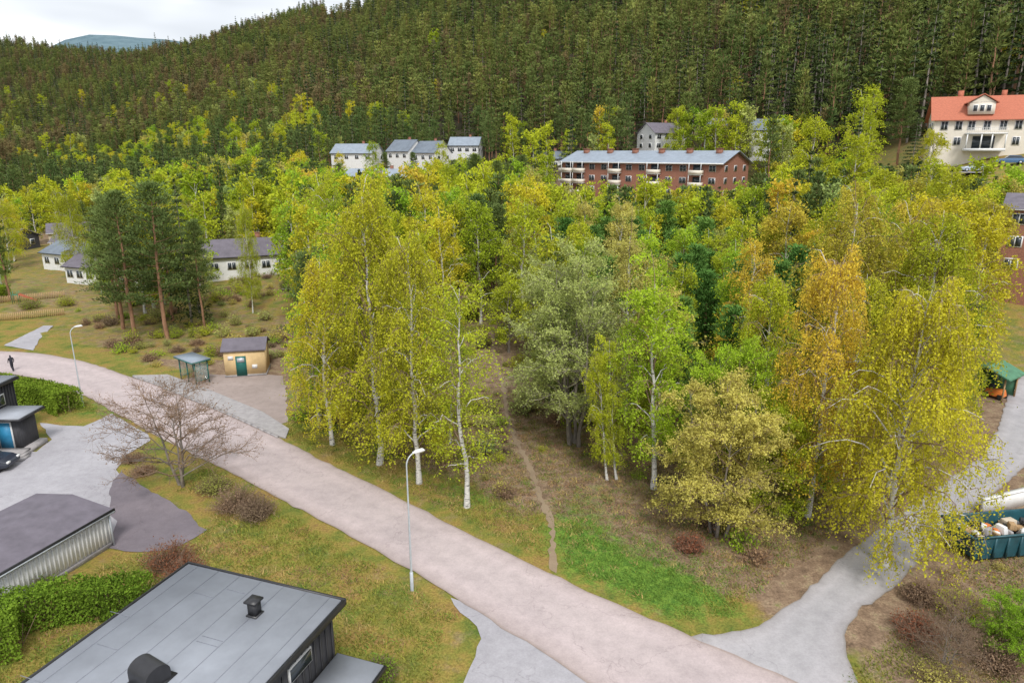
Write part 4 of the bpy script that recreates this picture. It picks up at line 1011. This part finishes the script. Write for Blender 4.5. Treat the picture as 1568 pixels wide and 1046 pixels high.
for x,y,H,nm,key,fn,mt,h0 in [(73,150,20,'birch_tree','mbi0',MBI[0],bmat(L_YG),14),(47,203,15,'birch_tree','mbi1',MBI[1],bmat(L_YG),14),(82,150,19,'pine_tree','pin0',PIN[0],[M_PINEB,M_TWIG,L_PI],17),(67,138,18,'spruce_tree','spr0',SPR[0],[M_GREYB,M_TWIG,L_SP],15),(61,125,16,'birch_tree','mbi2',MBI[2],bmat(L_YG),14),(70,118,12,'birch_tree','mbi1',MBI[1],bmat(L_YE),14),(101,126,12,'spruce_tree','spr1',SPR[1],[M_GREYB,M_TWIG,L_SP],15),(76,134,14,'spruce_tree','spr1',SPR[1],[M_GREYB,M_TWIG,L_SP],15),(-8,150,16,'pine_tree','pin1',PIN[1],[M_PINEB,M_TWIG,L_PI],17),(-3,142,15,'pine_tree','pin0',PIN[0],[M_PINEB,M_TWIG,L_PI],17),(2,155,15,'pine_tree','pin1',PIN[1],[M_PINEB,M_TWIG,L_PI],17),(-14,150,14,'birch_tree','mbi2',MBI[2],bmat(L_YG),14),(64,150,19,'birch_tree','mbi1',MBI[1],bmat(L_YG),14),(-46,232,13,'birch_tree','mbi1',MBI[1],bmat(L_YG),14),(-22.5,224,12,'birch_tree','mbi0',MBI[0],bmat(L_YG),14),(-31,222,10,'pine_tree','pin0',PIN[0],[M_PINEB,M_TWIG,L_PI],17),(-41,228,10,'pine_tree','pin1',PIN[1],[M_PINEB,M_TWIG,L_PI],17),(-57,232,10,'birch_tree','mbi0',MBI[0],bmat(L_YE),14),(55,205,12,'pine_tree','pin1',PIN[1],[M_PINEB,M_TWIG,L_PI],17),(77,188,13,'birch_tree','mbi2',MBI[2],bmat(L_YG),14)]:
    tree(nm,key,fn,mt,x,y,H,h0,1.1)

# hedges
def hedge(name,P,w,h,leaf,dens=260,seed=0,size=.07):
    rng=RS(seed);mb=MB();C=[]
    for (ax,ay),(bx,by) in zip(P[:-1],P[1:]):
        L=math.hypot(bx-ax,by-ay);n=int(L*(w+2*h)*dens);t=rng.rand(n);dx,dy=(bx-ax)/L,(by-ay)/L
        face=rng.rand(n)*(w+2*h);lat=np.where(face<w,face-w/2,np.where(face<w+h,w/2,-w/2));zz=np.where(face<w,h,np.where(face<w+h,face-w,face-w-h))
        lump=(fbm(t*L/1.1+seed,lat+zz,seed)-.5)*.55
        lat=lat*(1+lump)+rng.normal(size=n)*.06;zz=np.clip(zz*(1+lump*.5)+rng.normal(size=n)*.07,0,9)
        C.append(np.stack([ax+dx*t*L-dy*lat,ay+dy*t*L+dx*lat,zz],1))
        q=int(L*w*h*120);tt=rng.rand(q);la=rng.uniform(-.4,.4,q)*w;C.append(np.stack([ax+dx*tt*L-dy*la,ay+dy*tt*L+dx*la,rng.uniform(0,.9,q)*h],1))
        m=int(L*14);tt=rng.rand(m);S=np.stack([ax+dx*tt*L,ay+dy*tt*L,0*tt],1);E=S+np.stack([rng.normal(size=m)*w*.25,rng.normal(size=m)*w*.25,rng.uniform(.6,.95,m)*h],1);mb.ribbons(S,E,.02,0,rng)
    mb.leaves(np.concatenate(C),size,2,rng)
    return obj(name,mb.mesh(name,[M_TWIG,M_TWIG,leaf]))
hedge('cedar_hedge',[(-24.5,27.8),(-21.8,28.9),(-18.0,29.2)],1.5,1.7,L_HE,300,1)
hedge('cedar_hedge',[(-26.5,24.2),(-22.5,26.6)],1.6,1.8,L_HE,300,2)
hedge('garden_hedge',[(-45.5,59.2),(-41.5,57.6),(-38.6,56.0)],2.0,1.9,L_HE,240,3,.08)
hedge('garden_hedge',[(-56,63.5),(-50,61.8),(-45,59.4)],1.8,1.6,L_HE,220,4,.08)
hedge('garden_hedge',[(-88,108),(-80,106.5)],1.4,1.5,L_HE,120,5,.10)
def bush(name,R,H,leaf,seed,n=3500,nt=260,size=.06):
    rng=RS(seed);mb=MB();th=rng.uniform(0,6.28,nt);rr_=R*np.sqrt(rng.rand(nt))
    S=np.stack([rr_*.25*np.cos(th),rr_*.25*np.sin(th),0*th],1);E=np.stack([rr_*np.cos(th),rr_*np.sin(th),H*(1-.5*(rr_/R)**2)*rng.uniform(.5,1.15,nt)],1)
    mb.ribbons(S,E,.014,0,rng)
    k=rng.randint(0,nt,n);t=rng.uniform(.3,1.02,(n,1));C=S[k]*(1-t)+E[k]*t+rng.normal(size=(n,3))*.13*R/1.2
    mb.ribbons(C[::3],C[::3]+rng.normal(size=C[::3].shape)*.18,.007,0,rng)
    mb.leaves(C,size,2,rng);return mb.mesh(name,[M_TWIG,M_TWIG,leaf])
for x,y,R,H,lf,sd in [(-17.6,39.2,1.7,1.6,L_BR,1),(-15.9,38.2,1.4,1.3,L_BR,2),(-18.9,33.0,1.6,1.3,L_RED,3),(-17.6,32.0,1.2,1.0,L_RED,4),(-20.0,41.6,1.3,1.1,L_TW,5),(-5.6,24.3,.8,1.3,L_HE,7),(-24.8,31.0,1.1,1.0,L_HE,8),(10.2,34.6,1.0,1.1,L_RED,9),(19.2,27.5,1.2,1.0,L_RED,10),(21.4,25.2,1.3,1.2,L_BR,11),(18.3,24.2,1.1,.8,L_TW,12),(22.2,29.0,1.3,1.1,L_YG,13),(20.8,30.0,1.0,.9,L_BR,14),(-70,97,1.8,1.6,L_HE,16),(-82,104,2,1.8,L_RED,17),(-66,99,1.5,1.5,L_YG,18)]:
    obj('shrub',bush('shrub',R,H,lf,sd,2200,260,.05),(x,y,T1(x,y)))
for x,y,sd in [(-26.2,44.3,31),(-28.0,46.3,32)]:
    obj('brush_pile',bush('brush_pile',1.0,.45,L_BR,sd,700,300),(x,y,0))

# undergrowth
UG=[bush('ug%d'%i,1.0,h,m,40+i,600,80,.07) for i,(h,m) in enumerate([(1.1,L_TW),(.9,L_BR),(1.4,L_YG),(.8,L_BG),(1.5,L_GR),(1.0,L_BR)])]
n=4800;x=g.uniform(-62,52,n);y=g.uniform(32,125,n)
nd=x*.62+y*.785
k=(nd>31)&(np.abs(x)<.85*y)&(pdist(x,y,CEN)>5.2)&(pdist(x,y,SIDEC)>4.4)&(pdist(x,y,PATH)>.9)&(fbm(x/5,y/5,77)>.47)&~((x>-34)&(x<-18.5)&(y<70))&~((x>-8)&(x<5)&(y<46)&(g.rand(n)<.75))
k&=~((x<-34)&(g.rand(n)<.5))
x=x[k];y=y[k];s=g.uniform(.4,1.3,len(x));z=T(x,y)
scatter('undergrowth',UG,np.stack([x,y,z-.03],1),np.stack([s,s,s*g.uniform(.6,1.3,len(x))],1),np.stack([0*x,0*x,g.uniform(0,6.28,len(x))],1),g.choice(6,len(x),p=[.25,.17,.17,.16,.1,.15]))
def tuft(seed,h,m):
    rng=RS(seed);mb=MB();n=12;S=np.concatenate([rng.normal(size=(n,2))*.13,np.zeros((n,1))],1);E=S+np.concatenate([rng.normal(size=(n,2))*.07,rng.uniform(.5,1,(n,1))*h],1)
    d=E-S;q=rng.normal(size=(n,3));c=np.cross(d,q);c/=np.linalg.norm(c,axis=1)[:,None];V=np.stack([S-c*.015,S+c*.015,E+c*.003,E-c*.003],1)
    mb.add(V,np.arange(n*4).reshape(-1,4),0,rng.rand(n));return mb.mesh('tuft',[m])
G1=leafmat('grass_olive',(.24,.24,.05),.4,(.16,.19,.035),0);G2=leafmat('grass_straw',(.40,.30,.12),.35,None,0);G3=leafmat('grass_green',(.15,.26,.045),.35,None,0);G4=leafmat('dead_leaves',(.31,.19,.11),.4,None,0)
GP=[tuft(1,.16,G1),tuft(2,.18,G2),tuft(3,.14,G3),tuft(4,.09,G4)]
n=70000;x=g.uniform(-46,30,n);y=g.uniform(18,62,n)
nd=x*.62+y*.785
k=(np.abs(x)<.82*y+3)&(pdist(x,y,CEN)>3.4)&(pdist(x,y,SIDEC)>2.9)&(pdist(x,y,PATH)>.4)
k&=~((x<-22.5)&(y<56)&(y>28)&(nd<27))&~((x>-31)&(x<-19)&(y>52)&(y<67)&(nd>27))&~((x>-3.4)&(y<28.6)&(x<12))&~((x<-18.6)&(x>-24)&(y>34)&(y<41.5))
x=x[k];y=y[k];nd=nd[k];z=T(x,y)
gl_=.7*np.exp(-((x-5)**2+(y-33.5)**2)/14)+.7*np.exp(-((x-8.5)**2+(y-30.6)**2)/8)
p=g.rand(len(x));fn_=fbm(x/2.0,y/2.0,60);fb_=fbm(x/3.5,y/3.5,66)
wood=(nd>32)&(g.rand(len(x))<.75)
pid=np.where(fn_>.52,1,0);pid=np.where((fb_>.55)&(p<.5),3,pid);pid=np.where(p<.2,0,pid);pid=np.where(p>.86,2,pid);pid=np.where(wood,np.where(p<.6,3,pid),pid);pid=np.where(p<gl_,2,pid)
s=g.uniform(.5,1.15,len(x))
scatter('grass',GP,np.stack([x,y,z-.01],1),np.stack([s*1.3,s*1.3,s],1),np.stack([0*x,0*x,g.uniform(0,6.28,len(x))],1),pid)

# ------------------------------------------------------------------ light, sky, camera
w=D.worlds.new('World');scene.world=w;w.use_nodes=True;nt=w.node_tree;bg=nt.nodes['Background']
sky=N(nt,'ShaderNodeTexSky');sky.sky_type='NISHITA';sky.sun_disc=False;sky.sun_elevation=math.radians(50);sky.sun_rotation=math.radians(168)
tc=N(nt,'ShaderNodeTexCoord');mp=N(nt,'ShaderNodeMapping');mp.inputs['Scale'].default_value=(1,1,3.5);nt.links.new(tc.outputs['Generated'],mp.inputs[0])
cn=N(nt,'ShaderNodeTexNoise');cn.inputs['Scale'].default_value=3.0;cn.inputs['Detail'].default_value=3;cn.inputs['Roughness'].default_value=.55;nt.links.new(mp.outputs[0],cn.inputs['Vector'])
cl=ramp(nt,cn.outputs['Fac'],[(.32,(4.9,5.1,5.5)),(.48,(6.5,6.7,7.0)),(.7,(11.0,11.0,11.1))])
cm=mix(nt,.9,sky.outputs[0],cl)
nt.links.new(cm,bg.inputs['Color']);bg.inputs['Strength'].default_value=.15
sl=D.lights.new('sun','SUN');sl.energy=2.9;sl.angle=math.radians(14);sl.color=(1,.97,.93)
so=D.objects.new('sun',sl);root.objects.link(so)
az=math.radians(168);el=math.radians(50)
dirv=Vector((math.sin(az)*math.cos(el),math.cos(az)*math.cos(el),math.sin(el)))
so.rotation_euler=dirv.to_track_quat('Z','Y').to_euler();so.location=(0,0,60)
cam=D.cameras.new('camera');cam.lens=24;cam.sensor_width=36;cam.clip_end=12000
co=D.objects.new('camera',cam);co.location=(0,0,22);co.rotation_euler=(math.radians(74.5),0,0);root.objects.link(co);scene.camera=co
scene.view_settings.view_transform='Standard';scene.view_settings.look='None';scene.view_settings.exposure=0
